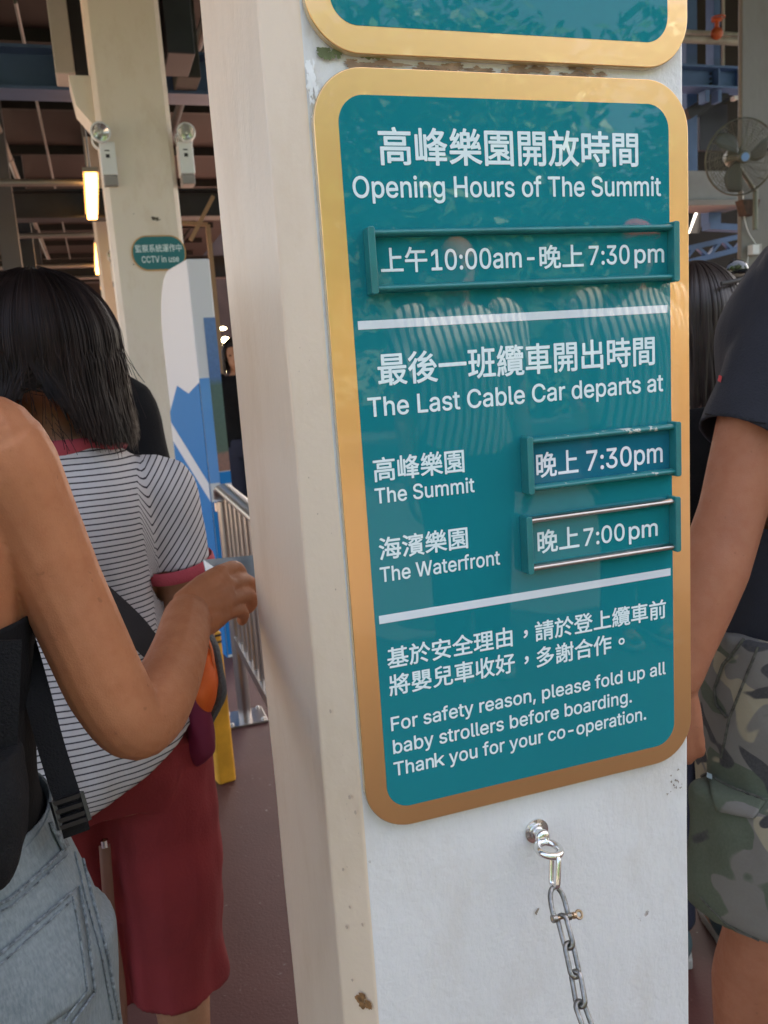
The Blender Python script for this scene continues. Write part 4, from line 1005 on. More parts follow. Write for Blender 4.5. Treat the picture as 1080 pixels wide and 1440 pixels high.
def shirt(root, name, J, mt, g=.014, lo=.50, hi=.86, sleeve=.55, sg=.016, arms=None, voxel=.007, wr=.006, sv=None, hemdrop=None):
    bm = B(); s = J['s']; m_ = 1.12 if J['male'] else 1.; loft_s(bm, torso_rings(J, g, lo, hi)); cuts = []
    T = torso_rings(J, g, lo, hi); cuts += [(T[0][0] + V3(0, 0, .007), V3(0, 0, -1), .4), (T[-1][0] - V3(0, 0, .006), V3(0, 0, 1), .09)]
    for k in 'RL':
        a, e = J['sh' + k], J['el' + k]; sd_ = J['r'] * (.05 if k == 'R' else -.05)
        P = [a - sd_ + V3(0, 0, .005), a + V3(0, 0, .0), a.lerp(e, sleeve * .5), a.lerp(e, sleeve)]
        if sleeve > 0:
            limb_r = [(.052 * s * m_) + sg, (.054 * s * m_) + sg, (.052 * s * m_) + sg * 1.3, (.050 * s * m_) + sg * 1.5]
            Q = catmull(P, 5); tube(bm, Q, lerpl(limb_r, len(Q)), 18); d = (P[-1] - P[-2]).normalized(); cuts.append((P[-1] - d * .008, d, .11))
    return garment(root, name, bm, mt, voxel, wrinkle(wr, 8, (1, 1, .8), J['o'].y * 3), cuts, sv=sv)
def hair_locks(bm, J, n, length, seed, rad=.0042, front=62, wide=1.0, part=None, drop_in=.0, lift=.0, flare=0.):
    r2 = random.Random(seed); c, s, f, r = J['head'] + V3(0, 0, .018), J['s'], J['hf'], J['hr']; rx_, ry_, rz_ = .090 * s * wide, .108 * s, .106 * s
    for i in range(n):
        az = r2.uniform(front, 360 - front); lay = r2.random() ** 1.6; a = R(az); ca, sa = math.cos(a), math.sin(a)      # az 0 = face
        k = 1.0 + .14 * (1 - lay) + r2.gauss(0, .014) + .007 * math.sin(az * .35) * math.sin(az * .13); P = []
        top = V3(0, 0, c.z + rz_ * k + lift); n1 = 7
        for j in range(n1):
            th = R(6 + 88 * j / (n1 - 1)); P.append(c + f * (ca * math.sin(th) * ry_ * k) + r * (sa * math.sin(th) * rx_ * k) + V3(0, 0, math.cos(th) * rz_ * k + lift * math.cos(th)))
        end = length * (1 + r2.gauss(0, .085))
        if part is not None and ca < .2:
            xx = sa * rx_ * k - part; end *= 1 - .56 * math.exp(-(xx / .040) ** 2)
        L = P[-1]; _ = 0;  L = P[-1]; base = L.copy(); rad_dir = (f * ca * ry_ + r * sa * rx_)
        wv = r2.uniform(-.006, .006); ph = r2.random() * 6
        side_x = sa * rx_
        for j in range(1, 8):
            t = j / 7; p = base + V3(0, 0, -end * t) - rad_dir * (drop_in * t) + rad_dir * flare * t * t + r * (wv * math.sin(3 * t + ph))
            if part is not None:
                x = (p - c).dot(r); q = part; tt = max(0, (t - .30) / .70); p = p + r * ((.018 if x > q else -.014) * tt * math.exp(-((x - q) / .07) ** 2) * (1.0 if ca < .2 else 0))
            P.append(p)
        Q = catmull(P, 2); m_ = len(Q)
        rr = [rad * s * (.55 + .45 * min(1, 4 * q / m_)) * (1 - .8 * max(0, (q / m_ - .72) / .28)) for q in range(m_)]
        tube(bm, Q, rr, 5, flat=[q * .45 for q in rr], side=rad_dir.cross(V3(0, 0, 1)).cross(V3(0, 0, 1)) if rad_dir.length else None, cap=False)
    return bm
def cap_hair(root, J, mt, grow=1.10, long=0.):
    c, s, f, r = J['head'] + V3(0, 0, .018), J['s'], J['hf'], J['hr']; M3 = Matrix(((r.x, f.x, 0), (r.y, f.y, 0), (0, 0, 1)))
    bm = B(); ball(bm, c - f * .012 * s, (.082 * s * grow, .098 * s * grow, .098 * s * grow), 24, 18, M3)
    for v in bm.verts:
        q = v.co - c
        if q.dot(f) > .045 * s and q.z < .045 * s: v.co -= f * (q.dot(f) - .035 * s)
        if q.z < -.055 * s: v.co.z = c.z - .055 * s
    return obj('hair_cap', bm, mt, root)

# ---- 1. woman in the left foreground: bare arm, black vest, washed jeans, black backpack
W1 = thing('person', (-.225, .835, 0), 'woman at the left edge in black vest and washed blue jeans, bare arm reaching forward', 'person')
J = rig(-.232, .835, 4, 1.61); J['turn'] = 0
A1 = [at(-14, 628, .735), at(8, 662, .745), at(45, 735, .765), at(84, 820, .785), at(120, 900, .80), at(152, 968, .815), at(187, 1017, .83), at(214, 1000, .86), at(236, 958, .905), at(253, 912, .955), at(263, 868, 1.01)]
R1 = [.046, .0465, .0415, .0385, .0385, .0385, .0350, .0360, .0345, .0315, .0285]
def hand1(bm):
    w_ = at(263, 868, 1.01); K = [at(311, 806, 1.075), at(322, 823, 1.075), at(322, 843, 1.065), at(313, 864, 1.05)]
    off = [at(256, 850, 1.015), at(261, 860, 1.012), at(266, 871, 1.008), at(272, 884, 1.004)]
    for o_, k in zip(off, K): tube(bm, catmull([o_, o_.lerp(k, .55), k], 4), lerpl([.0155, .0165, .0118], 9), 12); ball(bm, k, (.0118,) * 3, 10, 8)
    tube(bm, [off[0].lerp(off[1], .5), K[0].lerp(K[1], .5)], .0135, 10); tube(bm, [off[1].lerp(off[2], .5), K[1].lerp(K[2], .5)], .0135, 10); tube(bm, [off[2].lerp(off[3], .5), K[2].lerp(K[3], .5)], .0130, 10)
    F = [[(311, 806, 1.075), (330, 799, 1.105), (338, 809, 1.125), (334, 822, 1.135)], [(322, 823, 1.075), (343, 817, 1.11), (354, 825, 1.13), (350, 838, 1.142)],
         [(322, 843, 1.065), (344, 837, 1.10), (354, 844, 1.12), (350, 855, 1.135)], [(313, 864, 1.05), (334, 858, 1.08), (342, 864, 1.10), (340, 873, 1.115)]]
    for k, P in enumerate(F):
        Q = catmull([at(*p) for p in P], 5); tube(bm, Q, lerpl([.0112, .0105, .0098, .0078] if k < 3 else [.0105, .0095, .0085, .007], len(Q)), 12); ball(bm, Q[-1], (.0078 if k < 3 else .0068,) * 3, 8, 6)
    P = [at(268, 850, 1.03), at(288, 832, 1.07), at(306, 818, 1.10), at(322, 808, 1.12)]; Q = catmull(P, 5); tube(bm, Q, lerpl([.015, .0135, .011, .0085], len(Q)), 12); ball(bm, Q[-1], (.0088,) * 3, 8, 6)
def trap1(bm):
    tube(bm, catmull([J['neck'] + V3(0, 0, .02), J['neck'] + V3(.07, 0, -.03), at(-14, 628, .735)], 5), lerpl([.045, .046, .044], 11), 14)
    tube(bm, catmull([at(-6, 640, .74), at(-24, 730, .80), J['P'](.74, .085, 0)], 5), lerpl([.044, .046, .046], 11), 14)
J['extra'] = [hand1, trap1]
body(W1, J, SKIN_TAN, .0024, armR=(A1, R1), handR='own', smooth=4)
bm = B(); loft_s(bm, torso_rings(J, .008, .515, .76)); T = torso_rings(J, .008, .515, .76)
vest = garment(W1, 'vest', bm, BLACK, .006, wrinkle(.004, 10), [(T[-1][0] - V3(0, 0, .006), V3(0, 0, 1), .3)])
for sg in (1, -1):
    bm = B(); tube(bm, catmull([J['P'](.745, sg * .085, -.105), J['P'](.79, sg * .092, -.085), J['P'](.828, sg * .092, -.03), J['P'](.825, sg * .09, .03), J['P'](.75, sg * .09, .115)], 5), .014, 10, flat=.004, side=J['f']); obj('vest_strap', bm, BLACK, vest)
JE = trousers(W1, 'jeans', J, DENIM, .05, .013, .618, .005, .006)
T = torso_rings(J, .0165, .47, .618)[-1]; bm = B(); tube(bm, [T[0] + V3(0, 0, -.024) + J['r'] * (T[3] * math.copysign(abs(math.cos(t)) ** .87, math.cos(t))) + J['f'] * (T[4] * math.copysign(abs(math.sin(t)) ** .87, math.sin(t))) + V3(0, 0, .018 * math.sin(t)) for t in [2 * math.pi * i / 60 for i in range(60)]], .0035, 10, closed=True, flat=.019, side=V3(0, 0, 1)); obj('waistband', bm, DENIM, JE)
tree = bvh(JE)
pk = [(2, 1342), (110, 1246), (132, 1398), (62, 1446)]
po_ = obj('back_pocket', patch(B(), tree, [(-60, 1390), (108, 1248), (130, 1396), (-20, 1500)], 16, 16, .0022), DENIM, JE); solid(po_, .002)
bm = B(); seam(bm, tree, [(-40, 1374), (108, 1247)], .0016, .003); seam(bm, tree, [(-40, 1390), (106, 1260)], .0011, .003); seam(bm, tree, [(108, 1247), (118, 1300), (130, 1394), (96, 1440)], .0014, .003); seam(bm, tree, [(98, 1262), (108, 1306), (119, 1392), (86, 1436)], .001, .003); obj('pocket_stitching', bm, SEAM, JE)
bm = B(); seam(bm, tree, [(-20, 1280), (14, 1263), (60, 1222), (92, 1192)], .0018, .002); seam(bm, tree, [(-20, 1290), (16, 1273), (62, 1232), (95, 1201)], .001, .002); obj('yoke_seam', bm, SEAM, JE); bm = B(); seam(bm, tree, [(112, 1195), (128, 1260), (150, 1340), (168, 1440)], .0018, .001); obj('outer_seam', bm, SEAM, JE); bm = B(); seam(bm, tree, [(104, 1198), (120, 1264), (142, 1344), (160, 1440)], .0009, .001); obj('seam', bm, SEAM, JE)
bl = obj('belt_loop', patch(B(), tree, [(65, 1158), (74, 1156), (93, 1192), (84, 1197)], 2, 8, .004), SEAM, JE); solid(bl, .002)
bm = B(); hair_locks(bm, J, 500, .16, 5, .0045); cap_hair(W1, J, HAIR_SHADE); obj('hair', bm, HAIRM, W1)
shoes(W1, J, SHOE, SOLE)
BPK = thing('backpack', (-.25, .66, .80), 'black backpack on the back of the woman with the bare arm at the left edge', 'backpack')
bm = B(); P = J['P']
loft_s(bm, [(P(.545, -.06, -.205), J['r'], J['f'], .10, .05), (P(.56, -.06, -.205), J['r'], J['f'], .125, .07), (P(.66, -.06, -.20), J['r'], J['f'], .13, .078), (P(.75, -.06, -.195), J['r'], J['f'], .125, .07), (P(.80, -.06, -.185), J['r'], J['f'], .10, .055), (P(.815, -.06, -.18), J['r'], J['f'], .06, .03)])
obj('bag', remesh(bm, .006, 6, disp=wrinkle(.005, 12)), BLACK, BPK)
def webbing(name, Q, wd, th, mt, parent, face, n=8):
    P = catmull(Q, n); bm = B(); rows = []
    for i, p in enumerate(P):
        t = (P[min(i + 1, len(P) - 1)] - P[max(i - 1, 0)]).normalized(); nn = face(p) if callable(face) else face
        s = t.cross(nn).normalized(); nn = s.cross(t).normalized()
        rows.append([bm.verts.new(p + s * a + nn * b) for a, b in ((-wd, -th), (wd, -th), (wd * 1.01, 0), (wd, th), (wd * .6, th * 1.25), (-wd * .6, th * 1.25), (-wd, th), (-wd * 1.01, 0))])
    for A, D in zip(rows, rows[1:]):
        for k in range(8): bm.faces.new((A[k], A[(k + 1) % 8], D[(k + 1) % 8], D[k]))
    bm.faces.new(rows[0]); bm.faces.new(rows[-1]); return obj(name, bm, mt, parent)
def strapq(name, Q, wd, th, mt, parent, side=None): 
    bm = B(); tube(bm, catmull(Q, 6), wd, 12, flat=th, side=side or V3(0, 1, .0)); return obj(name, bm, mt, parent)
webbing('shoulder_strap', [P(.79, .02, -.12), P(.838, .07, -.05), P(.83, .09, .02), P(.76, .10, .115), at(20, 880, .80) + V3(0, .02, 0), at(48, 960, .785), at(72, 1050, .775), at(97, 1130, .765), at(108, 1172, .768)], .0115, .0016, WEB, BPK, lambda p: (EYE - p).normalized() if p.z < 1.25 else V3(.2, -.3, 1))
webbing('side_strap', [at(14, 900, .70), at(10, 1000, .70), at(4, 1100, .705), at(-10, 1200, .71)], .009, .0015, WEB, BPK, lambda p: (EYE - p).normalized())
bm = B(); bb = at(99, 1140, .756); tl = (at(112, 1180, .76) - at(90, 1105, .76)).normalized(); rr_ = tl.cross(V3(-.1, -1, 0)).normalized(); fd = rr_.cross(tl)
for q in (-.011, -.003, .005, .011): bar(bm, bb + tl * q - rr_ * .0125, bb + tl * q + rr_ * .0125, .0045, .004)
for q in (-1, 1): bar(bm, bb - tl * .0132 + rr_ * q * .0125, bb + tl * .0132 + rr_ * q * .0125, .0038, .0048)
obj('buckle', bm, mat('black_plastic', (.012, .012, .013), rough=.35), BPK)
bm = B(); loft_s(bm, [(at(-6, 1240, .70), J['r'], J['f'], .012, .02), (at(-2, 1200, .70), J['r'], J['f'], .02, .03), (at(0, 1120, .70), J['r'], J['f'], .022, .035), (at(2, 1050, .70), J['r'], J['f'], .014, .03)], n=20); obj('side_pocket', remesh(bm, .004, 4, disp=wrinkle(.003, 30)), WEB, BPK)
# the card in her hand
cA, cB_, cC, cD = at(286, 787, 1.085), at(366, 780, 1.165), at(366, 842, 1.150), at(300, 852, 1.07)
bm = B(); nrm = (cB_ - cA).cross(cD - cA).normalized() * .0012
A = [bm.verts.new(q) for q in (cA, cB_, cC, cD)]; D = [bm.verts.new(q + nrm) for q in (cA, cB_, cC, cD)]
bm.faces.new(A); bm.faces.new(D)
for i in range(4): bm.faces.new((A[i], A[(i + 1) % 4], D[(i + 1) % 4], D[i]))
setp(obj('card', bm, CARD, None, False), 'smoky grey glossy card held between the fingers at the pillar edge', 'card')

# ---- 2. woman in the striped T-shirt
W2 = thing('person', (-.035, 1.36, 0), 'woman seen from behind with long black hair and grey striped T-shirt with coral trim', 'person')
J = rig(-.062, 1.37, 8, 1.54); J['turn'] = -8; P = J['P']
J['head'] = P(.920, -.010, .0); J['neck'] = P(.845, -.005, -.012); J['wk'] = .86; J['hk'] = .86
J['shR'] = P(.790, .134, -.005); J['shL'] = P(.790, -.134, -.005); J['elR'] = P(.62, .162, .03); J['wrR'] = P(.60, .11, .25)
body(W2, J, SKIN, .005, handR=(J['wrR'], V3(-.2, 1, .1), V3(0, 0, -1), 1, .95))
def sv2(c):
    u = (c - J['o']).dot(J['r']); z = c.z
    if u > .112 and z > .93:
        k = min(1, (u - .112) / .012); a = J['shR']; d = (J['elR'] - a).normalized(); d = (d * .62 + J['r'] * .78).normalized(); return z * (1 - k) + k * (a.z - (c - a).dot(d)) + .002
    return z + .022 * max(0, (1.02 - z)) * math.sin(u * 14) - max(0, .98 - z) * u * .9
bm = B(); T = torso_rings(J, .015, .47, .85); T = [(c_, r_, f_, a_ + .019 * max(0, min(1, (1.06 - c_.z) / .14)), b_ + .019 * max(0, min(1, (1.06 - c_.z) / .14))) for c_, r_, f_, a_, b_ in T]; loft_s(bm, T); cuts = [(P(.835, 0, -.01), V3(0, .15, 1).normalized(), .13), (V3(-.005, J['o'].y, .805), V3(.56, 0, -1).normalized(), .4)]
for k in 'RL':
    a, e = J['sh' + k], J['el' + k]; sd_ = J['r'] * (.05 if k == 'R' else -.05); q = [a - sd_ + V3(0, 0, .004), a + V3(0, 0, .002), a.lerp(e, .26), a.lerp(e, .50)]
    Q = catmull(q, 5); tube(bm, Q, lerpl([.046, .050, .052, .053], len(Q)), 18); d = (q[-1] - q[-2]).normalized(); cuts.append((q[-1] - d * .008, d, .068))
SH2 = garment(W2, 'tshirt', bm, STRIPE, .005, wrinkle(.013, 9, (1, 1, .55)), cuts, sv=sv2)
nk = P(.836, .004, -.010); bm = B(); ring = [nk + J['r'] * (.090 * math.cos(a)) + J['f'] * (.073 * math.sin(a)) + V3(0, 0, .006 - .018 * max(0, math.sin(a))) for a in [2 * math.pi * i / 40 for i in range(40)]]
tube(bm, ring, .0045, 10, closed=True, flat=.0115, side=V3(0, 0, 1)); obj('collar', bm, PINK, SH2)
a, e = J['shR'], J['elR']; c_ = a.lerp(e, .50); d = (e - a).normalized(); x = d.cross(V3(0, 1, 0)).normalized(); y = d.cross(x)
bm = B(); tube(bm, [c_ + x * (.0585 * math.cos(t)) + y * (.0585 * math.sin(t)) for t in [2 * math.pi * i / 40 for i in range(40)]], .0025, 8, closed=True, flat=.0105, side=d); obj('sleeve_hem', bm, PINK, SH2)
trousers(W2, 'cropped_trousers', J, MAROON, .21, .016, .615, .006, .015, legr=(.084, .080, .076, .073, .068, .064))
cap_hair(W2, J, HAIR_SHADE, 1.12); bm = B(); hair_locks(bm, J, 7600, .124, 11, .0014, 58, 1.17, part=-.012, flare=.10)
bm2 = bm; obj('hair', bm2, HAIRM, W2)
bm = B(); r2 = random.Random(4)
for k in range(14):
    p0 = J['head'] + J['r'] * r2.uniform(-.05, .03) - J['f'] * .092 + V3(0, 0, -.07 - r2.random() * .03); p1 = p0 + V3(r2.uniform(-.015, .03), -.010, -.03 - r2.random() * .02)
    tube(bm, catmull([p0, p0.lerp(p1, .5) + V3(.004, -.006, 0), p1], 3), .0005, 4)
for k in range(120):
    a = r2.uniform(1.2, 5.1); c, f, r = J['head'] + V3(0, 0, .018), J['hf'], J['hr']; q = r2.uniform(1.06, 1.125); L_ = []
    for t in (.15, .5, .9, 1.3, 1.6): L_.append(c + (f * math.cos(a) * .108 + r * math.sin(a) * .105) * math.sin(t) * q + V3(0, 0, math.cos(t) * .106 * q))
    L_.append(L_[-1] + V3(r2.gauss(0, .012), r2.gauss(-.004, .008), -r2.uniform(.04, .14))); tube(bm, catmull(L_, 3), .00045, 4)
obj('loose_hair', bm, HAIRM, W2)
shoes(W2, J, SHOE, SOLE)
# strap across her back, orange bag and plum cloth at her hip
BG = thing('bag', tuple(at(292, 940, 1.40)), 'orange and grey mesh bag hanging at the striped woman\'s right hip', 'bag')
webbing('shoulder_strap', [P(.84, -.10, -.09), P(.77, -.03, -.13), at(175, 868, 1.205), at(205, 902, 1.215), at(236, 930, 1.235), at(262, 948, 1.285), at(278, 950, 1.34)], .0175, .0018, mat('charcoal_webbing', (.03, .026, .026), rough=.8, bump=.4, bscale=300), BG, lambda p: (EYE - p).normalized())
bm = B(); loft_s(bm, [(at(288, 905, 1.37), J['r'], J['f'], .014, .05), (at(289, 925, 1.37), J['r'], J['f'], .022, .07), (at(290, 955, 1.37), J['r'], J['f'], .024, .075), (at(290, 985, 1.38), J['r'], J['f'], .018, .06), (at(288, 1003, 1.39), J['r'], J['f'], .008, .03)], n=28)
obj('orange_body', remesh(bm, .004, 5, disp=wrinkle(.003, 26)), ORANGE, BG)
bm = B(); tube(bm, catmull([at(291, 890, 1.36), at(301, 910, 1.355), at(307, 945, 1.35), at(309, 972, 1.35), at(300, 992, 1.355), at(292, 1010, 1.36), at(288, 1024, 1.37)], 6), lerpl([.006, .008, .009, .011, .012, .010, .004], 37), 12, flat=[.024] * 37, side=V3(0, 1, 0)); obj('mesh_gusset', bm, MESHG, BG)
bm = B(); tube(bm, catmull([at(290, 893, 1.33), at(298, 915, 1.325), at(301, 945, 1.32), at(297, 975, 1.33), at(289, 996, 1.34)], 6), .0022, 8); obj('piping', bm, mat('orange_piping', (.75, .16, .04), rough=.5), BG)
bm = B(); limb(bm, [at(278, 962, 1.33), at(276, 990, 1.33), at(281, 1025, 1.335), at(282, 1052, 1.34), at(276, 1072, 1.345)], [.014, .019, .021, .020, .006], 5, 14); setp(obj('plum_cloth', remesh(bm, .004, 4, disp=wrinkle(.006, 30, (1, 1, .4))), PLUM), 'plum coloured cloth hanging below the orange bag', 'cloth')
bm = B(); tube(bm, catmull([at(147, 1188, 1.30), at(150, 1230, 1.30), at(156, 1300, 1.31), at(170, 1400, 1.33), at(172, 1500, 1.35)], 5), .0085, 10, flat=.004, side=V3(0, 1, 0)); ts = obj('hanging_strap', bm, mat('brown_leather', (.20, .085, .055), rough=.5, var=.2)); setp(ts, 'thin brown leather strap with silver tip hanging over the maroon trousers', 'strap')
bm = B(); q = at(147, 1186, 1.298); lathe(bm, [(.001, -.006), (.0065, -.005), (.006, .006), (.001, .008)], Matrix.Translation(q), 12); obj('silver_tip', bm, BRIGHT, ts)

# ---- 3. man in black T-shirt beyond the striped woman
M3_ = thing('person', (-.03, 2.06, 0), 'person in black T-shirt half hidden by the long haired woman in stripes', 'person')
J = rig(-.125, 2.1, -12, 1.63, True); J['turn'] = -20; J['head'] = J['P'](.865, -.03, .13)
body(M3_, J, SKIN_MAN, .008); shirt(M3_, 'tshirt', J, BLACK, .014, .515, .86, .6, .014, voxel=.008); trousers(M3_, 'trousers', J, DENIM_DK, .05, .012, voxel=.009); cap_hair(M3_, J, HAIR_SHADE, 1.08)
bm = B(); hair_locks(bm, J, 350, .03, 3, .004); obj('hair', bm, HAIRM, M3_); shoes(M3_, J, SHOE, SOLE)
# ---- 4. far person between the kiosk and the pillar
p = on_y(330, 600, 6.4); M4 = thing('person', (p.x, 6.4, 0), 'distant person in lettered black T-shirt glimpsed between kiosk and pillar', 'person')
J = rig(p.x + .06, 6.4, 195, 1.62); body(M4, J, SKIN, .010); sh4 = shirt(M4, 'tshirt', J, BLACK, .014, .515, .86, .6, .014, voxel=.010); trousers(M4, 'trousers', J, DENIM_DK, .05, .012, voxel=.011)
cap_hair(M4, J, HAIR_SHADE, 1.08); bm = B(); hair_locks(bm, J, 250, .12, 8, .005); obj('hair', bm, HAIR_BROWN, M4); shoes(M4, J, SHOE, SOLE)

# ---- 5. man on the right: navy T-shirt, camouflage shorts
M5 = thing('person', (1.035, .96, 0), 'man at the right edge in navy T-shirt and camouflage cargo shorts with hanging bare arm', 'person')
J = rig(1.035, .96, 172, 1.78, True); J['wk'] = .82; P = J['P']; J['turn'] = 10
dz = 1.25
A5 = [at(1132, 390, 1.162), at(1104, 470, 1.157), at(1074, 560, 1.148), at(1051, 640, 1.144), at(1029, 720, 1.139), at(1003, 800, 1.130), at(985, 855, 1.125), at(967, 915, 1.125), at(957, 955, 1.125)]
R5 = [.046, .052, .054, .0485, .0440, .0465, .0415, .0330, .0275]
J['shR'] = at(1132, 400, 1.162); J['elR'] = at(1029, 720, 1.139)
def extra5(bm): tube(bm, catmull([J['neck'], P(.825, .10, 0), at(1132, 390, 1.162)], 5), lerpl([.045, .044, .044], 11), 14)
J['extra'] = [extra5]; J['hipR'] += V3(-.02, 0, 0); J['knR'] += V3(-.095, -.02, 0); J['anR'] += V3(-.10, 0, 0)
w5 = at(937, 945, 1.125)
body(M5, J, SKIN_MAN, .0045, armR=(A5, R5), handR=(w5, at(956, 1040, 1.130) - w5, V3(.5, 1, 0), 1, .9, .62, False), smooth=6)
bm = B(); loft_s(bm, torso_rings(J, .034, .47, .86)); T = torso_rings(J, .034, .47, .86); cuts = [(T[0][0] + V3(0, 0, .028), V3(0, 0, -1), .4), (T[-1][0] - V3(0, 0, .006), V3(0, 0, 1), .1)]
q = [J['neck'].lerp(at(1140, 400, 1.162), .5), at(1152, 378, 1.162), at(1119, 455, 1.158), at(1086, 542, 1.152), at(1051, 636, 1.146)]; Q = catmull(q, 6); tube(bm, Q, lerpl([.068, .074, .073, .070, .068], len(Q)), 20); d = (q[-1] - q[-2]).normalized(); d = (d + V3(-.15, 0, .1)).normalized(); cuts.append((q[-1] - d * .010, d, .13))
a, e = J['shL'], J['elL']; Q = catmull([a + J['r'] * .05, a, a.lerp(e, .5), a.lerp(e, .65)], 5); tube(bm, Q, lerpl([.075, .08, .078, .078], len(Q)), 18); d2 = (e - a).normalized(); cuts.append((a.lerp(e, .65) - d2 * .01, d2, .13))
T5 = garment(M5, 'tshirt', bm, NAVY, .006, wrinkle(.006, 8), cuts, th=.003)
tr5 = bvh(T5); bm = patch(B(), tr5, [(1013, 528), (1017, 530), (1015, 539), (1011, 536)], 2, 3, .002); obj('red_tab', bm, RED, T5)
bm = B(); seam(bm, tr5, [(992, 582), (1030, 590), (1080, 596)], .0009, .0006); obj('hem_seam', bm, WEB, T5)
# shorts
bm = B(); loft_s(bm, torso_rings(J, .020, .47, .60)); cuts = [(torso_rings(J, .02, .47, .60)[-1][0] - V3(0, 0, .006), V3(0, 0, 1), .4)]
for k, off in (('R', V3(.025, 0, 0)), ('L', V3(.035, 0, 0))):
    h, kn = J['hip' + k], J['kn' + k] + off; q = [h + V3(0, 0, .04), h.lerp(kn, .25), h.lerp(kn, .6), h.lerp(kn, .90)]
    Q = catmull(q, 6); tube(bm, Q, lerpl([.122, .128, .126, .128], len(Q)), 22); d = (q[-1] - q[-2]).normalized(); cuts.append((q[-1] - d * .01, d, .2))
    if k == 'R':
        pc = h.lerp(kn, .60) + V3(-.115, -.045, .0); ax = V3(.35, -1, 0).normalized(); out = V3(-1, -.35, 0).normalized()
        loft_s(bm, [(pc + V3(0, 0, -.095), ax, out, .070, .030), (pc + V3(0, 0, -.08), ax, out, .080, .042), (pc, ax, out, .080, .042), (pc + V3(0, 0, .075), ax, out, .078, .030), (pc + V3(0, 0, .085), ax, out, .07, .02)], n=28, pw=4)
S5 = garment(M5, 'cargo_shorts', bm, CAMO, .005, wrinkle(.013, 8.5, (1, 1, .8)), cuts, smooth=4, th=.003)
ts5 = bvh(S5)
bm = patch(B(), ts5, [(992, 1092), (1078, 1128), (1062, 1152), (1010, 1140)], 14, 6, .006); solid(obj('pocket_flap', bm, CAMO, S5), .004)
bm = B(); seam(bm, ts5, [(1046, 900), (1018, 935), (1006, 968), (1008, 990), (1024, 1010)], .0022, .002); obj('pocket_edge', bm, CAMO_EDGE, S5)
for pl, rr_, lf in (([(1066, 910), (1046, 960), (1026, 1010), (1014, 1070)], .0018, .001), ([(985, 1262), (1020, 1298), (1080, 1328)], .0016, .001), ([(992, 1092), (1030, 1112), (1080, 1130)], .002, .006)): bm = B(); seam(bm, ts5, pl, rr_, lf); obj('seam', bm, CAMO_EDGE, S5)
bm = patch(B(), ts5, [(994, 1094), (1001, 1097), (999, 1104), (992, 1101)], 2, 2, .009); obj('pale_tag', bm, mat('pale_tag', (.4, .5, .5), rough=.8), S5)
bm = B(); tube(bm, [w5 + V3(.033 * math.cos(t), .033 * math.sin(t), .002 * math.sin(2 * t)) for t in [2 * math.pi * i / 28 for i in range(28)]], .0035, 8, closed=True); setp(obj('bracelet', bm, mat('beaded_bracelet', (.22, .13, .07), rough=.4, bump=.6, bscale=200)), 'brown beaded bracelet on the right hand man\'s wrist', 'bracelet')
cap_hair(M5, J, HAIR_SHADE, 1.06); bm = B(); hair_locks(bm, J, 350, .02, 13, .004); obj('hair', bm, HAIRM, M5); shoes(M5, J, SHOE, SOLE)

# ---- 6. woman behind him: straight dark hair, sunglasses pushed up, brown blouse
hp = at(986, 462, 1.72); M6 = thing('person', (hp.x, hp.y, 0), 'woman behind the pillar edge with sunglasses pushed up on straight dark hair', 'person')
J = rig(hp.x, hp.y + .02, 20, 1.515); J['turn'] = 48; body(M6, J, SKIN, .007); P = J['P']
shirt(M6, 'blouse', J, SATIN, .022, .47, .86, .8, .02, voxel=.007, wr=.012); trousers(M6, 'trousers', J, DENIM_DK, .05, .013, voxel=.009)
cap_hair(M6, J, HAIR_SHADE, 1.1); bm = B(); hair_locks(bm, J, 1000, .22, 21, .0042, 60, 1.08); obj('hair', bm, HAIR_BROWN, M6); shoes(M6, J, SHOE, SOLE)
BP6 = thing('backpack', tuple(P(.70, 0, -.18)), 'black backpack worn by the woman with sunglasses on her hair', 'backpack')
bm = B(); loft_s(bm, [(P(.60, 0, -.18), J['r'], J['f'], .10, .05), (P(.62, 0, -.185), J['r'], J['f'], .135, .075), (P(.72, 0, -.185), J['r'], J['f'], .14, .08), (P(.80, 0, -.18), J['r'], J['f'], .12, .06), (P(.83, 0, -.17), J['r'], J['f'], .07, .03)]); obj('bag', remesh(bm, .008, 5, disp=wrinkle(.004, 14)), BLACK, BP6)
for sg in (1, -1): strapq('shoulder_strap', [P(.80, sg * .06, -.14), P(.835, sg * .085, -.05), P(.82, sg * .09, .04), P(.74, sg * .10, .13), P(.66, sg * .14, .02), P(.63, sg * .11, -.13)], .016, .004, WEB, BP6, J['f'])
SG = thing('sunglasses', tuple(J['head'] + V3(0, 0, .11)), 'dark sunglasses pushed up on the hair of the woman behind the pillar', 'sunglasses')
c, f, r = J['head'] + V3(0, 0, .075), J['hf'], J['hr']
bm = B(); tube(bm, catmull([c + r * .094 - f * .06, c + r * .100 + f * .02 + V3(0, 0, .01), c + r * .07 + f * .10 + V3(0, 0, .03), c + f * .115 + V3(0, 0, .03), c - r * .07 + f * .10 + V3(0, 0, .03), c - r * .100 + f * .02 + V3(0, 0, .01), c - r * .094 - f * .06], 6), .0028, 8, flat=.0045, side=V3(0, 0, 1)); obj('frame', bm, BAND, SG)
for sg in (1, -1): bm = B(); ball(bm, c + r * sg * .038 + f * .112 + V3(0, 0, .035), (.029, .006, .022), 16, 10, None); obj('lens', bm, mat('dark_lens', (.02, .018, .016), rough=.05, coat=1.), SG)

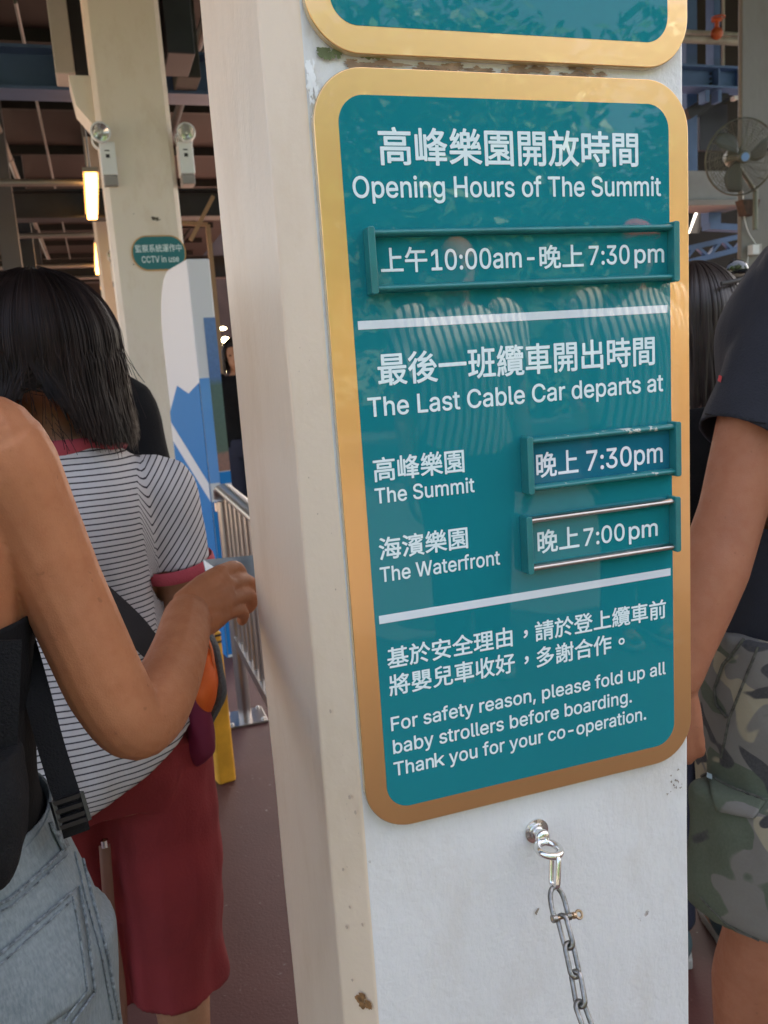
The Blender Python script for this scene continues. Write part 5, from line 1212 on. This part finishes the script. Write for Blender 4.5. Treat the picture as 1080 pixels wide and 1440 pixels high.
# ---- 7. bystander beside the photographer (seen only mirrored in the sign)
def bystander(x, y, H, cap, label):
    root = thing('person', (x, y, 0), label, 'person')
    J = rig(x, y, -8, H, True); body(root, J, SKIN_MAN, .010)
    shirt(root, 'striped_shirt', J, STRIPE2, .018, .50, .86, .65, .018, voxel=.008, wr=.005, sv=lambda c: (c - J['o']).dot(J['r']) + .02 * math.sin(c.z * 9)); trousers(root, 'trousers', J, DENIM_DK, .05, .013, voxel=.011)
    bm = B(); hair_locks(bm, J, 250, .03, 31, .005); obj('hair', bm, HAIRM, root)
    if cap:
        c, f, r = J['head'] + V3(0, 0, .05), J['hf'], J['hr']; M3x = Matrix(((r.x, f.x, 0), (r.y, f.y, 0), (0, 0, 1)))
        bm = B(); ball(bm, c, (.098, .115, .095), 20, 14, M3x)
        for v in bm.verts:
            if v.co.z < c.z: v.co.z = c.z
        loft(bm, [(c + f * .12, r, f, .07, .075), (c + f * .12 + V3(0, 0, .004), r, f, .07, .075)], n=24, pw=2); obj('cap', bm, RED, root)
    shoes(root, J, SHOE, SOLE)
bystander(1.47, -2.0, 1.88, False, 'bare headed bystander in broad striped shirt, mirrored in the left half of the sign')
bystander(2.33, -2.0, 1.92, True, 'bystander in red cap and broad striped shirt, mirrored at the right of the sign')

# ================================================================ trees across the plaza, mirrored in the sign and open to the sun
def tree_leaf_mesh(rad, n, seed):
    r2 = random.Random(seed); bm = B(); cl = [(V3(r2.gauss(0, 1), r2.gauss(0, 1), r2.gauss(0, .8)).normalized() * rad * r2.uniform(.35, 1.0), rad * r2.uniform(.22, .40)) for _ in range(26)]
    for i in range(n):
        c0, rr = cl[r2.randrange(len(cl))]; d = V3(r2.gauss(0, 1), r2.gauss(0, 1), r2.gauss(0, .7)).normalized(); p = c0 + d * rr * r2.random() ** .4
        a = V3(r2.gauss(0, 1), r2.gauss(0, 1), r2.gauss(0, .6)).normalized(); b = a.cross(V3(r2.gauss(0, 1), r2.gauss(0, 1), r2.gauss(0, 1))).normalized(); L = r2.uniform(.08, .15); w_ = L * .4
        bm.faces.new([bm.verts.new(p - a * L), bm.verts.new(p + b * w_), bm.verts.new(p + a * L), bm.verts.new(p - b * w_)])
    me = bpy.data.meshes.new('crown'); bm.to_mesh(me); bm.free(); return me
CR = [tree_leaf_mesh(2.3, 5200, 1), tree_leaf_mesh(2.0, 4600, 2)]
for k, (x, y, h_, lb) in enumerate(((3.6, -8.5, 5.2, 'leafy tree across the plaza opposite the sign pillar'), (7.4, -8.0, 4.9, 'broad leafy tree right of the one opposite the pillar'), (11.0, -9.6, 5.6, 'tallest leafy tree at the plaza\'s right'), (-1.2, -11, 5.4, 'leafy tree behind the photographer\'s left'), (-6.0, -9.5, 5.0, 'leafy tree far behind on the left'), (14.5, -5, 5.0, 'leafy tree beside the plaza on the far right'), (1.3, -9.2, 4.6, 'smaller leafy tree left of the one opposite the pillar'), (5.5, -10.4, 5.6, 'tall leafy tree behind the two opposite the pillar'))):
    h_ -= 1.1; t = thing('tree', (x, y, 0), lb, 'tree', 'trees across the plaza'); bm = B()
    tube(bm, catmull([(x, y, 0), (x + .1, y, h_ * .35), (x, y + .1, h_ * .7)], 5), lerpl([.24, .17, .12], 11), 12)
    for q in range(5):
        a = q * 1.3 + k; tube(bm, catmull([(x + .05, y, h_ * .5 + q * .1), (x + .8 * math.cos(a), y + .8 * math.sin(a), h_ * .8), (x + 1.5 * math.cos(a), y + 1.5 * math.sin(a), h_)], 4), lerpl([.09, .06, .02], 9), 8)
    obj('trunk', bm, BARK, t); me = CR[k % 2].copy(); o = obj('crown', me, LEAF, t, False); o.location = (x, y, h_); o.rotation_euler = (0, 0, k * 1.1)

# unseen leafy woods added behind the photographer to block low sky and darken reflections
bm = B(); r2 = random.Random(77); g = []
for i in range(61):
    x = -36 + i * 1.5; row = []
    for j in range(10):
        q = j / 9; hgt = 5.0 + 1.6 * noise.noise(V3(x * .16, 3, 1)); y = -15.5 - 2.5 * math.sin(q * 1.5) * q + .9 * noise.noise(V3(x * .5, q * 5, 2))
        row.append(bm.verts.new((x, y, hgt * q)))
    g.append(row)
for A, D in zip(g, g[1:]):
    for j in range(9): bm.faces.new((A[j], D[j], D[j + 1], A[j + 1]))
pts_w = [v.co.copy() for v in bm.verts]
for i in range(15000):
    p = pts_w[r2.randrange(len(pts_w))] + V3(r2.gauss(0, .7), r2.gauss(.3, .35), r2.gauss(0, .4)); a = V3(r2.gauss(0, 1), r2.gauss(0, 1), r2.gauss(0, .7)).normalized(); b = a.cross(V3(r2.gauss(0, 1), r2.gauss(0, 1), 1)).normalized(); L = r2.uniform(.14, .26)
    bm.faces.new([bm.verts.new(p - a * L), bm.verts.new(p + b * L * .45), bm.verts.new(p + a * L), bm.verts.new(p - b * L * .45)])
setp(obj('backdrop', bm, mat('backdrop_foliage', (.030, .075, .016), rough=.55, var=.4, vscale=.8), None, False), 'unseen dark leafy woods closing the plaza behind the photographer', 'backdrop', kind='stuff')
